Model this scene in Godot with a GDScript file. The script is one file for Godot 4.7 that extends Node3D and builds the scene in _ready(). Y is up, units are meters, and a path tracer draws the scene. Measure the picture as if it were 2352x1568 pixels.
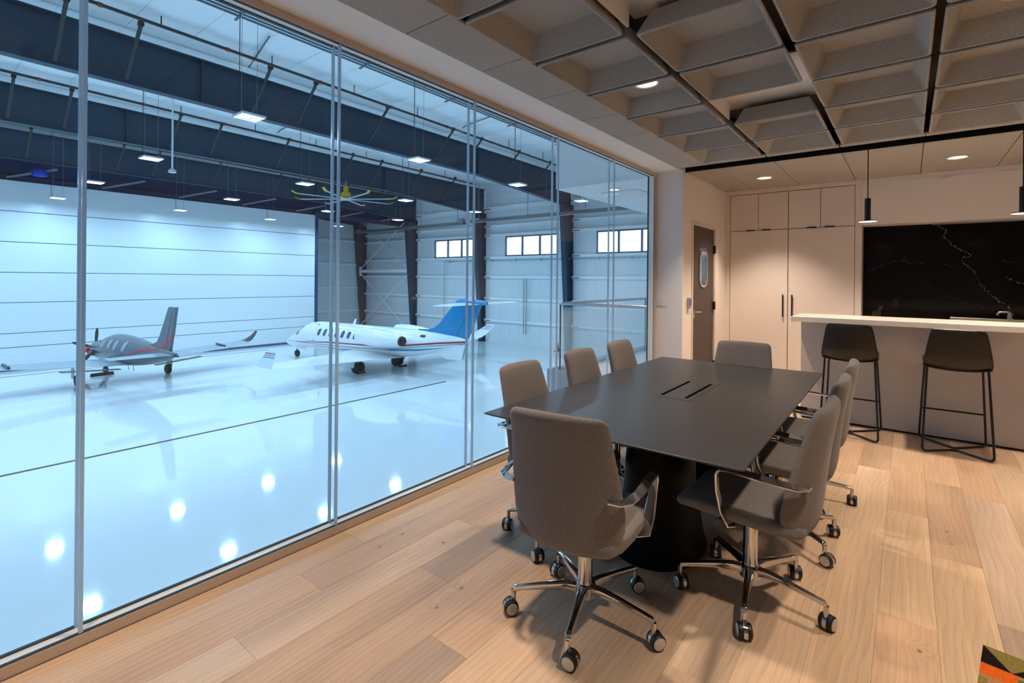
extends Node3D
# Glass-walled meeting room on the upper floor of an aircraft hangar.
# Axes: the glass wall is the plane x = 0 (hangar on the negative side), depth runs along -z, room floor is y = 0.

const HF := -3.934          # hangar floor
const CEIL := 2.743         # felt ceiling
const ROOF := 9.5           # hangar roof lining
var M = {}
var cache = {}
var taken = {}
var rng = RandomNumberGenerator.new()

# ---------------------------------------------------------------- helpers
func numbered(called):
	var n = taken.get(called, 0)
	taken[called] = n + 1
	return called if n == 0 else "%s_%03d" % [called, n]

func tag(o, label, category, group = ""):
	o.set_meta("label", label)
	o.set_meta("category", category)
	if group: o.set_meta("group", group)
	return o

func thing(called, label, category, at = Vector3.ZERO, turn = 0.0, group = ""):
	var o = Node3D.new()
	o.name = numbered(called)
	add_child(o)
	o.position = at
	o.rotation.y = turn
	return tag(o, label, category, group)

func struct_node(called):
	var o = Node3D.new()
	o.name = called
	o.set_meta("kind", "structure")
	add_child(o)
	return o

func part(called, mesh, mat, parent, at = Vector3.ZERO, rot = Vector3.ZERO):
	var o = MeshInstance3D.new()
	o.name = called
	o.mesh = mesh
	if mat is Array:
		for i in mat.size(): o.set_surface_override_material(i, mat[i])
	else:
		o.material_override = mat
	parent.add_child(o, true)
	o.position = at
	o.rotation = rot
	return o

func top(called, label, category, mesh, mat, at = Vector3.ZERO, rot = Vector3.ZERO, group = ""):
	var o = part(numbered(called), mesh, mat, self, at, rot)
	return tag(o, label, category, group)

func structure(called, mesh, mat, at = Vector3.ZERO, rot = Vector3.ZERO):
	var o = part(called, mesh, mat, self, at, rot)
	o.set_meta("kind", "structure")
	return o

func dup(root, at, turn, label, group = ""):
	var r = root.duplicate()
	r.name = numbered(String(root.name))
	add_child(r)
	r.position = at
	r.rotation.y = turn
	r.set_meta("label", label)
	if group: r.set_meta("group", group)
	return r

# a mesh from shared vertices: outward winding is found from the signed volume, normals break at creases
func make(v: PackedVector3Array, idx: PackedInt32Array, crease = 38.0, uv = null, closed = true) -> ArrayMesh:
	var vol = 0.0
	if closed:
		for t in range(0, idx.size(), 3):
			vol += v[idx[t]].dot(v[idx[t + 1]].cross(v[idx[t + 2]]))
	var fn = PackedVector3Array()
	var by = []
	by.resize(v.size())
	var tri = PackedInt32Array()
	for t in range(0, idx.size(), 3):
		var a = idx[t]
		var b = idx[t + 1]
		var c = idx[t + 2]
		if vol > 0.0:
			var s = b
			b = c
			c = s
		var n = (v[c] - v[a]).cross(v[b] - v[a])
		if n.length() < 1e-12: continue
		var k = fn.size()
		fn.append(n)
		tri.append(a); tri.append(b); tri.append(c)
		for q in [a, b, c]:
			if by[q] == null: by[q] = PackedInt32Array()
			by[q].append(k)
	var lim = cos(deg_to_rad(crease))
	var un = PackedVector3Array()
	for n in fn: un.append(n.normalized())
	var ov = PackedVector3Array()
	var on = PackedVector3Array()
	var ou = PackedVector2Array()
	for f in fn.size():
		for j in 3:
			var q = tri[f * 3 + j]
			var n = Vector3.ZERO
			for k in by[q]:
				if un[k].dot(un[f]) > lim: n += fn[k]
			ov.append(v[q])
			on.append(n.normalized())
			if uv != null: ou.append(uv[q])
	var arr = []
	arr.resize(Mesh.ARRAY_MAX)
	arr[Mesh.ARRAY_VERTEX] = ov
	arr[Mesh.ARRAY_NORMAL] = on
	if uv != null: arr[Mesh.ARRAY_TEX_UV] = ou
	var m = ArrayMesh.new()
	m.add_surface_from_arrays(Mesh.PRIMITIVE_TRIANGLES, arr)
	return m

# rings of equal size joined one after another
func loft(rings: Array, cap0 = true, cap1 = true, crease = 38.0, wrap = false) -> ArrayMesh:
	var v = PackedVector3Array()
	var idx = PackedInt32Array()
	var n = rings[0].size()
	for r in rings:
		for p in r: v.append(p)
	var last = rings.size() if wrap else rings.size() - 1
	for i in last:
		var a = i * n
		var b = ((i + 1) % rings.size()) * n
		for j in n:
			var k = (j + 1) % n
			idx.append_array([a + j, a + k, b + j, a + k, b + k, b + j])
	if not wrap:
		for e in [[cap0, 0, true], [cap1, (rings.size() - 1) * n, false]]:
			if not e[0]: continue
			var c = Vector3.ZERO
			for j in n: c += v[e[1] + j]
			v.append(c / n)
			for j in n:
				var k = (j + 1) % n
				if e[2]: idx.append_array([v.size() - 1, e[1] + k, e[1] + j])
				else: idx.append_array([v.size() - 1, e[1] + j, e[1] + k])
	return make(v, idx, crease, null, wrap or (cap0 and cap1))

func ring(n, rx, rz, y, p = 2.0):
	var r = PackedVector3Array()
	for i in n:
		var a = TAU * i / n
		var c = cos(a)
		var s = sin(a)
		r.append(Vector3(rx * signf(c) * pow(absf(c), 2.0 / p), y, rz * signf(s) * pow(absf(s), 2.0 / p)))
	return r

# profile: [radius, height] pairs round the y axis
func lathe(profile: Array, n = 24, crease = 38.0) -> ArrayMesh:
	var rings = []
	for p in profile: rings.append(ring(n, maxf(p[0], 0.0005), maxf(p[0], 0.0005), p[1]))
	return loft(rings, true, true, crease)

func box(sx, sy, sz, b = 0.0) -> Mesh:
	var key = "box %.4f %.4f %.4f %.4f" % [sx, sy, sz, b]
	if cache.has(key): return cache[key]
	if b <= 0.0:
		var bm = BoxMesh.new()
		bm.size = Vector3(sx, sy, sz)
		cache[key] = bm
		return bm
	var hx = sx / 2
	var hy = sy / 2
	var hz = sz / 2
	var rings = []
	for e in [[-hy, b], [-hy + b, 0.0], [hy - b, 0.0], [hy, b]]:
		var ax = hx - e[1]
		var az = hz - e[1]
		var k = b * 0.7
		rings.append(PackedVector3Array([Vector3(ax, e[0], az - k), Vector3(ax - k, e[0], az), Vector3(-ax + k, e[0], az), Vector3(-ax, e[0], az - k), Vector3(-ax, e[0], -az + k), Vector3(-ax + k, e[0], -az), Vector3(ax - k, e[0], -az), Vector3(ax, e[0], -az + k)]))
	cache[key] = loft(rings, true, true, 20.0)
	return cache[key]

# clear sheet facing +z
func sheet(w, h) -> Mesh:
	var q = QuadMesh.new()
	q.size = Vector2(w, h)
	return q

# flat disc facing down
func disc(r, n = 20) -> ArrayMesh:
	var v = PackedVector3Array([Vector3.ZERO])
	var idx = PackedInt32Array()
	for i in n:
		v.append(Vector3(cos(TAU * i / n), 0, sin(TAU * i / n)) * r)
		idx.append_array([0, 1 + (i + 1) % n, 1 + i])
	return make(v, idx, 30.0, null, false)

# box from corner to corner, returns [mesh, centre]
func span(x0, x1, y0, y1, z0, z1, b = 0.0):
	return [box(absf(x1 - x0), absf(y1 - y0), absf(z1 - z0), b), Vector3((x0 + x1) / 2, (y0 + y1) / 2, (z0 + z1) / 2)]

func slab(called, c, mat, parent, b = 0.0):
	var s = span(c[0], c[1], c[2], c[3], c[4], c[5], b)
	return part(called, s[0], mat, parent, s[1])

# round or flat bar swept along points (radius may be a number or one per point)
func tube(pts: Array, r, n = 10, flat = 1.0) -> ArrayMesh:
	var rings = []
	var up = Vector3.UP
	var d0 = (pts[1] - pts[0]).normalized()
	if absf(d0.dot(up)) > 0.9: up = Vector3.RIGHT
	for i in pts.size():
		var d = Vector3.ZERO
		if i > 0: d += (pts[i] - pts[i - 1]).normalized()
		if i < pts.size() - 1: d += (pts[i + 1] - pts[i]).normalized()
		d = d.normalized()
		var s = d.cross(up).normalized()
		if s.length() < 0.5: s = Vector3.RIGHT
		up = s.cross(d).normalized()
		var rr = r[i] if r is Array else r
		var g = PackedVector3Array()
		for k in n:
			var a = TAU * k / n
			g.append(pts[i] + s * cos(a) * rr + up * sin(a) * rr * flat)
		rings.append(g)
	return loft(rings)

# straight bar of rectangular section between two points (w across, h upwards)
func bar(a: Vector3, b: Vector3, w, h) -> ArrayMesh:
	var d = (b - a).normalized()
	var up = Vector3.UP if absf(d.y) < 0.95 else Vector3.RIGHT
	var s = d.cross(up).normalized()
	up = s.cross(d).normalized()
	var rings = []
	for p in [a, b]:
		rings.append(PackedVector3Array([p + s * w / 2 + up * h / 2, p - s * w / 2 + up * h / 2, p - s * w / 2 - up * h / 2, p + s * w / 2 - up * h / 2]))
	return loft(rings)

func round_path(pts: Array, r, n = 5):
	var out = [pts[0]]
	for i in range(1, pts.size() - 1):
		var a = pts[i] + (pts[i - 1] - pts[i]).normalized() * r
		var b = pts[i] + (pts[i + 1] - pts[i]).normalized() * r
		for k in n + 1:
			var t = float(k) / n
			out.append(a.lerp(pts[i], t).lerp(pts[i].lerp(b, t), t))
	out.append(pts[pts.size() - 1])
	return out

# flat outline in the xy plane given thickness along z
func plate(outline: PackedVector2Array, thick, crease = 30.0) -> ArrayMesh:
	var v = PackedVector3Array()
	var idx = PackedInt32Array()
	var n = outline.size()
	for s in [0.5, -0.5]:
		for p in outline: v.append(Vector3(p.x, p.y, s * thick))
	var t = Geometry2D.triangulate_polygon(outline)
	var ccw = not Geometry2D.is_polygon_clockwise(outline)
	for k in range(0, t.size(), 3):
		var a = outline[t[k]]
		var b = outline[t[k + 1]]
		var c = outline[t[k + 2]]
		var pos = (b - a).cross(c - a) > 0
		var o = [t[k], t[k + 1], t[k + 2]] if pos else [t[k], t[k + 2], t[k + 1]]
		idx.append_array(o)
		idx.append_array([o[0] + n, o[2] + n, o[1] + n])
	for j in n:
		var k = (j + 1) % n
		if (outline[1] - outline[0]).length() >= 0:
			var area = 0.0
			for q in n: area += outline[q].cross(outline[(q + 1) % n])
			if area > 0: idx.append_array([j, j + n, k, k, j + n, k + n])
			else: idx.append_array([j, k, j + n, k, k + n, j + n])
	return make(v, idx, crease)

func rounded(w, h, r, n = 5) -> PackedVector2Array:
	var o = PackedVector2Array()
	for q in 4:
		var c = Vector2((w / 2 - r) * [1, -1, -1, 1][q], (h / 2 - r) * [1, 1, -1, -1][q])
		for k in n + 1:
			var a = PI / 2 * (q + float(k) / n)
			o.append(c + Vector2(cos(a), sin(a)) * r)
	return o

# ---------------------------------------------------------------- materials
func srgb(r, g, b): return Color(r / 255.0, g / 255.0, b / 255.0)

func mat(called, color, rough = 0.6, metal = 0.0, spec = 0.5):
	var m = StandardMaterial3D.new()
	m.resource_name = called
	m.albedo_color = color
	m.roughness = rough
	m.metallic = metal
	m.metallic_specular = spec
	M[called] = m
	return m

func glow(called, color, energy):
	var m = mat(called, color, 0.5)
	m.emission_enabled = true
	m.emission = color
	m.emission_energy_multiplier = energy
	return m

func noise_tex(freq, size, ramp: Array, oct = 3, sd = 1, kind = FastNoiseLite.TYPE_SIMPLEX_SMOOTH):
	var n = FastNoiseLite.new()
	n.noise_type = kind
	n.frequency = freq
	n.fractal_octaves = oct
	n.seed = sd
	var t = NoiseTexture2D.new()
	t.width = size
	t.height = size
	t.seamless = true
	t.noise = n
	var g = Gradient.new()
	g.offsets = PackedFloat32Array(ramp.map(func(e): return e[0]))
	g.colors = PackedColorArray(ramp.map(func(e): return e[1]))
	t.color_ramp = g
	return t

func image_tex(w, h, bytes: PackedByteArray):
	return ImageTexture.create_from_image(Image.create_from_data(w, h, false, Image.FORMAT_RGB8, bytes))

# oak: long fibres, cathedral rings, a few knots; each variant has its own tone
func oak(k, tone: Color, knots: Array):
	var w = 160
	var h = 1024
	var fib = FastNoiseLite.new()
	fib.seed = 40 + k
	fib.frequency = 0.05
	fib.fractal_octaves = 4
	var warp = FastNoiseLite.new()
	warp.seed = 90 + k
	warp.frequency = 0.006
	var bytes = PackedByteArray()
	bytes.resize(w * h * 3)
	var cx = 0.5 + 0.35 * sin(k * 2.4)
	for y in h:
		var bend = warp.get_noise_2d(float(y) * 0.16, 31.0) * 0.26
		for x in w:
			var u = float(x) / w
			var dk = 0.0
			var push = 0.0
			for q in knots:
				var d2 = pow((u - q.x) * 1.0, 2.0) + pow((float(y) / h - q.y) * 8.0, 2.0)
				push += 0.25 * exp(-d2 * 30.0)
				dk += q.z * exp(-d2 * 900.0)
			var ringc = absf(u - cx - bend) * (0.75 + 0.25 * warp.get_noise_2d(y * 0.25, 7.0)) + push
			var r = ringc * 9.0 + warp.get_noise_2d(x * 1.2, y * 0.35) * 0.55 + y * 0.0012
			r = r - floorf(r)
			var line = pow(r, 3.0) * 0.30
			var f = fib.get_noise_2d(x * 3.2, y * 0.05) * 0.5
			var broad = warp.get_noise_2d(x * 0.6 + 300.0, y * 0.16)
			var s = 1.0 - line * 0.22 + f * 0.14 + broad * 0.14 - dk
			s = clampf(s, 0.2, 1.25)
			var i = (y * w + x) * 3
			bytes[i] = int(clampf(tone.r * s, 0, 1) * 255.0)
			bytes[i + 1] = int(clampf(tone.g * s * (1.0 - line * 0.05), 0, 1) * 255.0)
			bytes[i + 2] = int(clampf(tone.b * s * (1.0 - line * 0.10), 0, 1) * 255.0)
	var m = mat("oak_%d" % k, Color.WHITE, 0.42)
	m.albedo_texture = image_tex(w, h, bytes)
	return m

# twill weave of two yarns
func twill(called, light: Color, dark: Color, scale):
	var n = 128
	var nz = FastNoiseLite.new()
	nz.seed = 5
	nz.frequency = 0.35
	var bytes = PackedByteArray()
	for y in n:
		for x in n:
			var d = ((x + y) % 8) / 8.0
			var e = ((x - y + 512) % 8) / 8.0
			var t = 0.42 + 0.42 * sin(d * TAU) * (0.6 + 0.4 * sin(e * TAU)) + 0.55 * nz.get_noise_2d(x, y) + rng.randf_range(-0.12, 0.12)
			var c = dark.lerp(light, clampf(t, 0, 1))
			bytes.append(int(c.r * 255)); bytes.append(int(c.g * 255)); bytes.append(int(c.b * 255))
	var m = mat(called, Color.WHITE, 0.92, 0.0, 0.2)
	m.albedo_texture = image_tex(n, n, bytes)
	m.uv1_triplanar = true
	m.uv1_scale = Vector3.ONE * scale
	m.rim_enabled = true
	m.rim = 0.25
	m.rim_tint = 0.6
	return m

func felt(called, a: Color, b: Color, scale, fs = 1):
	var m = mat(called, Color.WHITE, 0.95, 0.0, 0.15)
	m.albedo_texture = noise_tex(0.11, 256, [[0.25, a], [0.75, b]], 4, 3 * fs)
	m.uv1_triplanar = true
	m.uv1_world_triplanar = true
	m.uv1_scale = Vector3(scale, scale, scale * 0.45)
	m.rim_enabled = true
	m.rim = 0.2
	return m

func pane_mat(called, c: Color, alpha):
	var m = mat(called, Color(c.r, c.g, c.b, alpha), 0.0)
	m.transparency = BaseMaterial3D.TRANSPARENCY_ALPHA
	return m

func materials():
	mat("white_paint", srgb(226, 222, 216), 0.6)
	mat("wall_paint", srgb(230, 224, 219), 0.6)
	mat("cabinet", srgb(222, 214, 209), 0.42)
	mat("quartz", srgb(236, 230, 222), 0.12)
	mat("island_panel", srgb(200, 196, 196), 0.38)
	mat("black_metal", srgb(16, 16, 17), 0.38, 0.2)
	mat("black_slot", srgb(5, 5, 5), 0.9, 0.0, 0.1)
	mat("plenum", srgb(112, 100, 90), 0.9)
	mat("black_leather", srgb(42, 37, 32), 0.38)
	mat("table_top", srgb(58, 61, 66), 0.34, 0.0, 0.38)
	mat("table_base", srgb(6, 7, 9), 0.5, 0.0, 0.25)
	mat("chrome", srgb(205, 205, 207), 0.10, 1.0)
	mat("steel", srgb(176, 178, 180), 0.28, 1.0)
	mat("alu", srgb(196, 184, 172), 0.42, 0.35)
	mat("rubber", srgb(17, 17, 18), 0.45)
	mat("caster_cap", srgb(196, 196, 194), 0.28, 0.55)
	mat("gasket", srgb(14, 20, 24), 0.5)
	mat("door_leaf", srgb(66, 57, 52), 0.5)
	mat("door_frame", srgb(212, 203, 194), 0.5)
	mat("plastic_white", srgb(226, 226, 224), 0.4)
	mat("plastic_grey", srgb(150, 150, 156), 0.4)
	mat("screen_blue", srgb(60, 80, 170), 0.2)
	mat("glazed_channel", srgb(228, 234, 234), 0.35)
	mat("knife_wood", srgb(40, 27, 20), 0.5)
	pane_mat("glass", srgb(190, 225, 230), 0.012)
	M.glass.metallic_specular = 0.38
	mat("glass_joint", srgb(196, 222, 236), 0.15)
	M.glass_joint.backlight_enabled = true
	M.glass_joint.backlight = Color(0.86, 0.94, 1.0)
	pane_mat("rail_glass", srgb(150, 215, 225), 0.10)
	glow("lens_warm", Color(1.0, 0.90, 0.78), 3.2)
	glow("lens_pendant", Color(1.0, 0.90, 0.80), 3.0)
	glow("led_cool", Color(0.80, 0.93, 1.0), 18.0)
	felt("felt", srgb(138, 137, 134), srgb(178, 176, 171), 5.5)
	felt("felt_flat", srgb(144, 141, 135), srgb(176, 172, 165), 5.5, 2)
	twill("fabric", srgb(192, 187, 184), srgb(56, 54, 55), 9.5)
	# hangar
	mat("hangar_white", srgb(232, 236, 239), 0.5)
	mat("hangar_lining", srgb(246, 248, 250), 0.7)
	mat("hangar_door_white", srgb(232, 237, 240), 0.30)
	mat("epoxy", srgb(240, 242, 244), 0.06)
	mat("dark_steel", srgb(42, 62, 82), 0.55)
	mat("header_blue", srgb(30, 58, 100), 0.6)
	mat("girt", srgb(250, 252, 252), 0.45)
	mat("galvanised", srgb(150, 158, 164), 0.4, 0.6)
	mat("conduit_grey", srgb(104, 116, 124), 0.5)
	mat("pipe_dark", srgb(44, 44, 48), 0.5)
	mat("sprinkler_red", srgb(150, 40, 36), 0.5)
	mat("window_frame_blue", srgb(62, 92, 116), 0.45)
	mat("fan_yellow", srgb(226, 178, 28), 0.4)
	mat("fan_blade", srgb(208, 212, 216), 0.35, 0.3)
	mat("jet_white", srgb(238, 240, 242), 0.16)
	mat("jet_blue", srgb(16, 134, 190), 0.22)
	mat("jet_red", srgb(170, 34, 44), 0.25)
	mat("jet_grey", srgb(132, 142, 150), 0.3)
	mat("aero_glass", srgb(70, 92, 104), 0.08)
	mat("prop_grey", srgb(88, 97, 106), 0.22)
	mat("prop_grey_light", srgb(160, 172, 180), 0.25)
	mat("prop_dark", srgb(46, 52, 60), 0.3)
	mat("prop_red", srgb(196, 38, 52), 0.3)
	mat("prop_window", srgb(150, 168, 180), 0.12)
	mat("exhaust", srgb(70, 66, 62), 0.4, 0.6)
	mat("tyre", srgb(24, 25, 27), 0.6)
	mat("cone_dark", srgb(70, 62, 58), 0.6)
	mat("chock", srgb(190, 160, 40), 0.5)
	mat("strap_blue", srgb(24, 60, 190), 0.5)
	marble()
	kilim()
	var tones = [[0.765, 0.655, 0.545], [0.735, 0.642, 0.548], [0.795, 0.690, 0.572], [0.690, 0.588, 0.495], [0.742, 0.662, 0.578], [0.778, 0.655, 0.540], [0.645, 0.562, 0.492], [0.815, 0.715, 0.605]]
	var kn = [[], [Vector3(0.62, 0.31, 0.5)], [], [Vector3(0.4, 0.62, 0.45), Vector3(0.47, 0.70, 0.35)], [], [Vector3(0.7, 0.2, 0.5)], [Vector3(0.3, 0.45, 0.4)], []]
	for k in 8: oak(k, Color(tones[k][0], tones[k][1], tones[k][2]), kn[k])

# black stone with white veins: drawn as broken lines over the slab (u 0..1 across 2 m, v 0..1 down 1.2 m)
func marble():
	var w = 1024
	var h = 640
	var im = Image.create(w, h, false, Image.FORMAT_RGB8)
	var nz = FastNoiseLite.new()
	nz.seed = 12
	nz.frequency = 0.012
	for y in h:
		for x in w:
			var c = 0.052 + 0.018 * nz.get_noise_2d(x, y)
			im.set_pixel(x, y, Color(c, c * 0.96, c * 0.95))
	var j = FastNoiseLite.new()
	j.seed = 77
	j.frequency = 0.05
	j.fractal_octaves = 4
	# photographed veins: [points, strength, width]
	var veins = [
		[[[0.365, 0.00], [0.42, 0.07], [0.405, 0.135], [0.475, 0.26], [0.535, 0.315], [0.485, 0.36], [0.545, 0.47], [0.575, 0.60], [0.625, 0.70], [0.69, 0.80], [0.735, 0.99]], 0.62, 2.4],
		[[[0.02, 0.48], [0.12, 0.39], [0.20, 0.355], [0.28, 0.395], [0.32, 0.385], [0.42, 0.41], [0.52, 0.43]], 0.42, 2.0],
		[[[0.68, 0.52], [0.72, 0.56], [0.80, 0.62], [0.84, 0.68], [0.845, 0.74]], 0.60, 2.2],
		[[[0.20, 0.36], [0.34, 0.21], [0.44, 0.08], [0.50, 0.02]], 0.16, 1.6],
		[[[0.28, 0.60], [0.38, 0.66], [0.50, 0.76], [0.60, 0.83], [0.68, 0.88]], 0.20, 1.6],
		[[[0.66, 0.36], [0.71, 0.395]], 0.35, 1.8],
		[[[0.60, 0.22], [0.74, 0.28], [0.90, 0.34], [1.0, 0.36]], 0.12, 1.5],
		[[[0.62, 0.82], [0.66, 0.72], [0.68, 0.69]], 0.25, 1.6],
		[[[0.80, 0.70], [0.90, 0.80], [1.0, 0.90]], 0.14, 1.5]]
	for vn in veins:
		for s in vn[0].size() - 1:
			var a = Vector2(vn[0][s][0] * w, vn[0][s][1] * h)
			var b = Vector2(vn[0][s + 1][0] * w, vn[0][s + 1][1] * h)
			var steps = int(a.distance_to(b) * 2.0)
			for k in steps:
				var p = a.lerp(b, float(k) / steps)
				p += Vector2(j.get_noise_2d(p.x, p.y), j.get_noise_2d(p.x + 900, p.y)) * 13.0
				var st = 1.2 * vn[1] * clampf(0.55 + 0.9 * j.get_noise_2d(p.x * 0.6 + 50, p.y * 0.6), 0.1, 1.0)
				for dx in range(-2, 3):
					for dy in range(-2, 3):
						var x = int(p.x) + dx
						var y = int(p.y) + dy
						if x < 0 or y < 0 or x >= w or y >= h: continue
						var e = st * exp(-(dx * dx + dy * dy) / (vn[2] * 0.95))
						var o = im.get_pixel(x, y)
						if e > o.r: im.set_pixel(x, y, Color(e, e * 0.97, e * 0.94))
	var m = mat("marble", Color.WHITE, 0.12, 0.0, 0.3)
	m.albedo_texture = ImageTexture.create_from_image(im)

# flat-woven rug: triangles in the border, stepped diamonds inside
func kilim():
	var n = 256
	var im = Image.create(n, n, false, Image.FORMAT_RGB8)
	var black = srgb(30, 24, 26)
	var olive = srgb(122, 112, 62)
	var tan_c = srgb(158, 118, 78)
	var green = srgb(84, 104, 70)
	var orange = srgb(196, 92, 34)
	for y in n:
		for x in n:
			var c = tan_c
			if y < 40:
				var t = absf(fmod(x + 26.0, 52.0) - 26.0) / 26.0
				c = black if y > t * 40.0 else olive
			else:
				var gx = int(x / 8.0) * 8
				var gy = int((y - 40) / 6.0) * 6
				var d = absf(fmod(gx, 64.0) - 32.0) + absf(fmod(gy + 8.0, 48.0) - 24.0) * 1.1
				if d < 16: c = green
				elif d < 22: c = tan_c
				elif d > 46: c = olive
				if gx < 32 and gy < 24: c = orange
				if gx > 120 and (y / 6) % 2 == 0 and gx < 180: c = black
			var f = 0.92 + 0.16 * rng.randf()
			im.set_pixel(x, y, Color(c.r * f, c.g * f, c.b * f))
	var m = mat("kilim", Color.WHITE, 0.95, 0.0, 0.1)
	m.albedo_texture = ImageTexture.create_from_image(im)
	m.uv1_triplanar = true
	m.uv1_scale = Vector3(1.25, 1.25, 1.25)
	m.uv1_offset = Vector3(0, 0, 0)

# ---------------------------------------------------------------- scene
func _ready():
	rng.seed = 11
	camera_and_light()
	materials()
	room_shell()
	floor_planks()
	felt_ceiling()
	glass_wall()
	kitchen_wall_and_door()
	hangar_shell()
	hangar_frames()
	hangar_side_wall()
	balcony()
	kitchen()
	table()
	chairs()
	stools()
	room_lamps()
	hangar_lamps()
	business_jet()
	turboprop()
	hangar_services()
	small_things()

func camera_and_light():
	var cam = Camera3D.new()
	cam.name = "camera"
	var f = 1150.82
	var yaw = 0.668925
	var roll = 0.00875
	var fw = Vector3(-sin(yaw), 0, -cos(yaw))
	var rt = Vector3(cos(yaw), 0, -sin(yaw))
	var r2 = rt * cos(roll) + Vector3.UP * sin(roll)
	var u2 = -rt * sin(roll) + Vector3.UP * cos(roll)
	cam.projection = Camera3D.PROJECTION_FRUSTUM
	cam.near = 0.05
	cam.far = 200.0
	cam.size = 1568.0 / f * cam.near
	cam.frustum_offset = Vector2(0, -142.26 / f * cam.near)
	cam.transform = Transform3D(Basis(r2, u2, -fw), Vector3(2.4722, 1.416, 0))
	add_child(cam)
	cam.current = true
	var env = Environment.new()
	env.background_mode = Environment.BG_SKY
	var sky = Sky.new()
	var sm = ProceduralSkyMaterial.new()
	sm.sky_top_color = Color(0.74, 0.86, 0.96)
	sm.sky_horizon_color = Color(0.90, 0.95, 1.0)
	sm.ground_horizon_color = Color(0.85, 0.90, 0.94)
	sm.ground_bottom_color = Color(0.70, 0.74, 0.78)
	sm.sky_energy_multiplier = 1.6
	sm.ground_energy_multiplier = 1.3
	sky.sky_material = sm
	env.sky = sky
	env.tonemap_mode = Environment.TONE_MAPPER_LINEAR
	env.tonemap_exposure = 1.0
	env.sdfgi_enabled = true
	env.ssao_enabled = true
	env.ssil_enabled = true
	var we = WorldEnvironment.new()
	we.name = "environment"
	we.environment = env
	add_child(we)

# ---------------------------------------------------------------- the room
const RX := 6.2             # right wall
const RZ := 2.6             # wall behind the camera
func room_shell():
	# floor slab under the planks, upper slab over the felt
	var s = span(-0.10, RX, -0.40, -0.022, RZ, -8.4)
	structure("floor_slab", s[0], M.gasket, s[1])
	s = span(-0.10, RX + 0.2, 3.05, 3.35, RZ + 0.2, -8.4)
	structure("ceiling_slab", s[0], M.plenum, s[1])
	s = span(RX, RX + 0.2, -0.40, 3.05, RZ + 0.2, -8.4)
	structure("wall_right", s[0], M.wall_paint, s[1])
	s = span(-0.15, RX, -0.40, 3.05, RZ, RZ + 0.2)
	structure("wall_front", s[0], M.wall_paint, s[1])
	s = span(-0.10, RX, -0.40, 3.05, -8.20, -8.40)
	structure("wall_back", s[0], M.wall_paint, s[1])
	# white soffit along the glass and the upstand that closes it to the slab
	s = span(-0.10, 0.318, 2.757, 2.87, RZ, -6.03)
	structure("trim_1", s[0], M.white_paint, s[1])
	s = span(-0.10, 0.0, 2.87, 3.05, RZ, -6.03)
	structure("trim_2", s[0], M.white_paint, s[1])

func floor_planks():
	var fl = struct_node("floor")
	var lens = [0.9, 1.25, 1.6, 2.05]
	var meshes = []
	var w = 0.1978
	for L in lens:
		var t = 0.022
		var b = 0.0011
		var hx = w / 2 - 0.0002
		var hz = L / 2 - 0.0002
		var v = PackedVector3Array([Vector3(-hx + b, 0, -hz + b), Vector3(hx - b, 0, -hz + b), Vector3(hx - b, 0, hz - b), Vector3(-hx + b, 0, hz - b), Vector3(-hx, -b, -hz), Vector3(hx, -b, -hz), Vector3(hx, -b, hz), Vector3(-hx, -b, hz), Vector3(-hx, -t, -hz), Vector3(hx, -t, -hz), Vector3(hx, -t, hz), Vector3(-hx, -t, hz)])
		var uv = PackedVector2Array()
		for p in v: uv.append(Vector2(p.x / w + 0.5, p.z / 2.05 + 0.5))
		var idx = PackedInt32Array([0, 1, 2, 0, 2, 3, 8, 10, 9, 8, 11, 10])
		for e in [0, 4]:
			for j in 4:
				var k = (j + 1) % 4
				idx.append_array([e + j, e + 4 + j, e + k, e + k, e + 4 + j, e + 4 + k])
		meshes.append(make(v, idx, 20.0, uv))
	# joints seen in the photograph: row -> one known end joint
	var known = {0: -1.62, 1: -1.257, 2: -0.877, 3: -1.66, 5: -1.37, 11: -3.48, 12: -2.68, 13: -3.41, 14: -2.9}
	var force = {1: [3, 6], 2: [1, 6], 3: [4, 2], 4: [6, 3], 5: [7, 5]}
	for row in 31:
		var x = 0.004 + w * (row + 0.5)
		var z = known.get(row, rng.randf_range(-3.0, -1.0))
		var list = []
		while z < RZ:
			var k = rng.randi_range(0, 3)
			list.append([z + lens[k] / 2, k])
			z += lens[k]
		z = known.get(row, list[0][0] - lens[list[0][1]] / 2)
		var first = true
		while z > -8.2:
			var k = rng.randi_range(1, 3) if first else rng.randi_range(0, 3)
			first = false
			list.append([z - lens[k] / 2, k])
			z -= lens[k]
		var prev = -1
		for e in list:
			var m = rng.randi_range(0, 7)
			if m == prev: m = (m + 3) % 8
			prev = m
			part("plank", meshes[e[1]], M["oak_%d" % m], fl, Vector3(x, 0, e[0]), Vector3(0, PI if rng.randf() < 0.5 else 0.0, 0))

# one felt coffer: a folded tray with tapered sides, open below
func coffer_mesh():
	var rings = []
	for e in [[0.250, 0.140], [0.306, 0.014], [0.3055, 0.005], [0.301, 0.0], [0.293, 0.0], [0.2885, 0.004], [0.2880, 0.010], [0.228, 0.130]]:
		var r = PackedVector3Array()
		for p in rounded(e[0] * 2, e[0] * 2, 0.022, 4): r.append(Vector3(p.x, e[1], p.y))
		rings.append(r)
	return loft(rings, true, true, 30.0)

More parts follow.
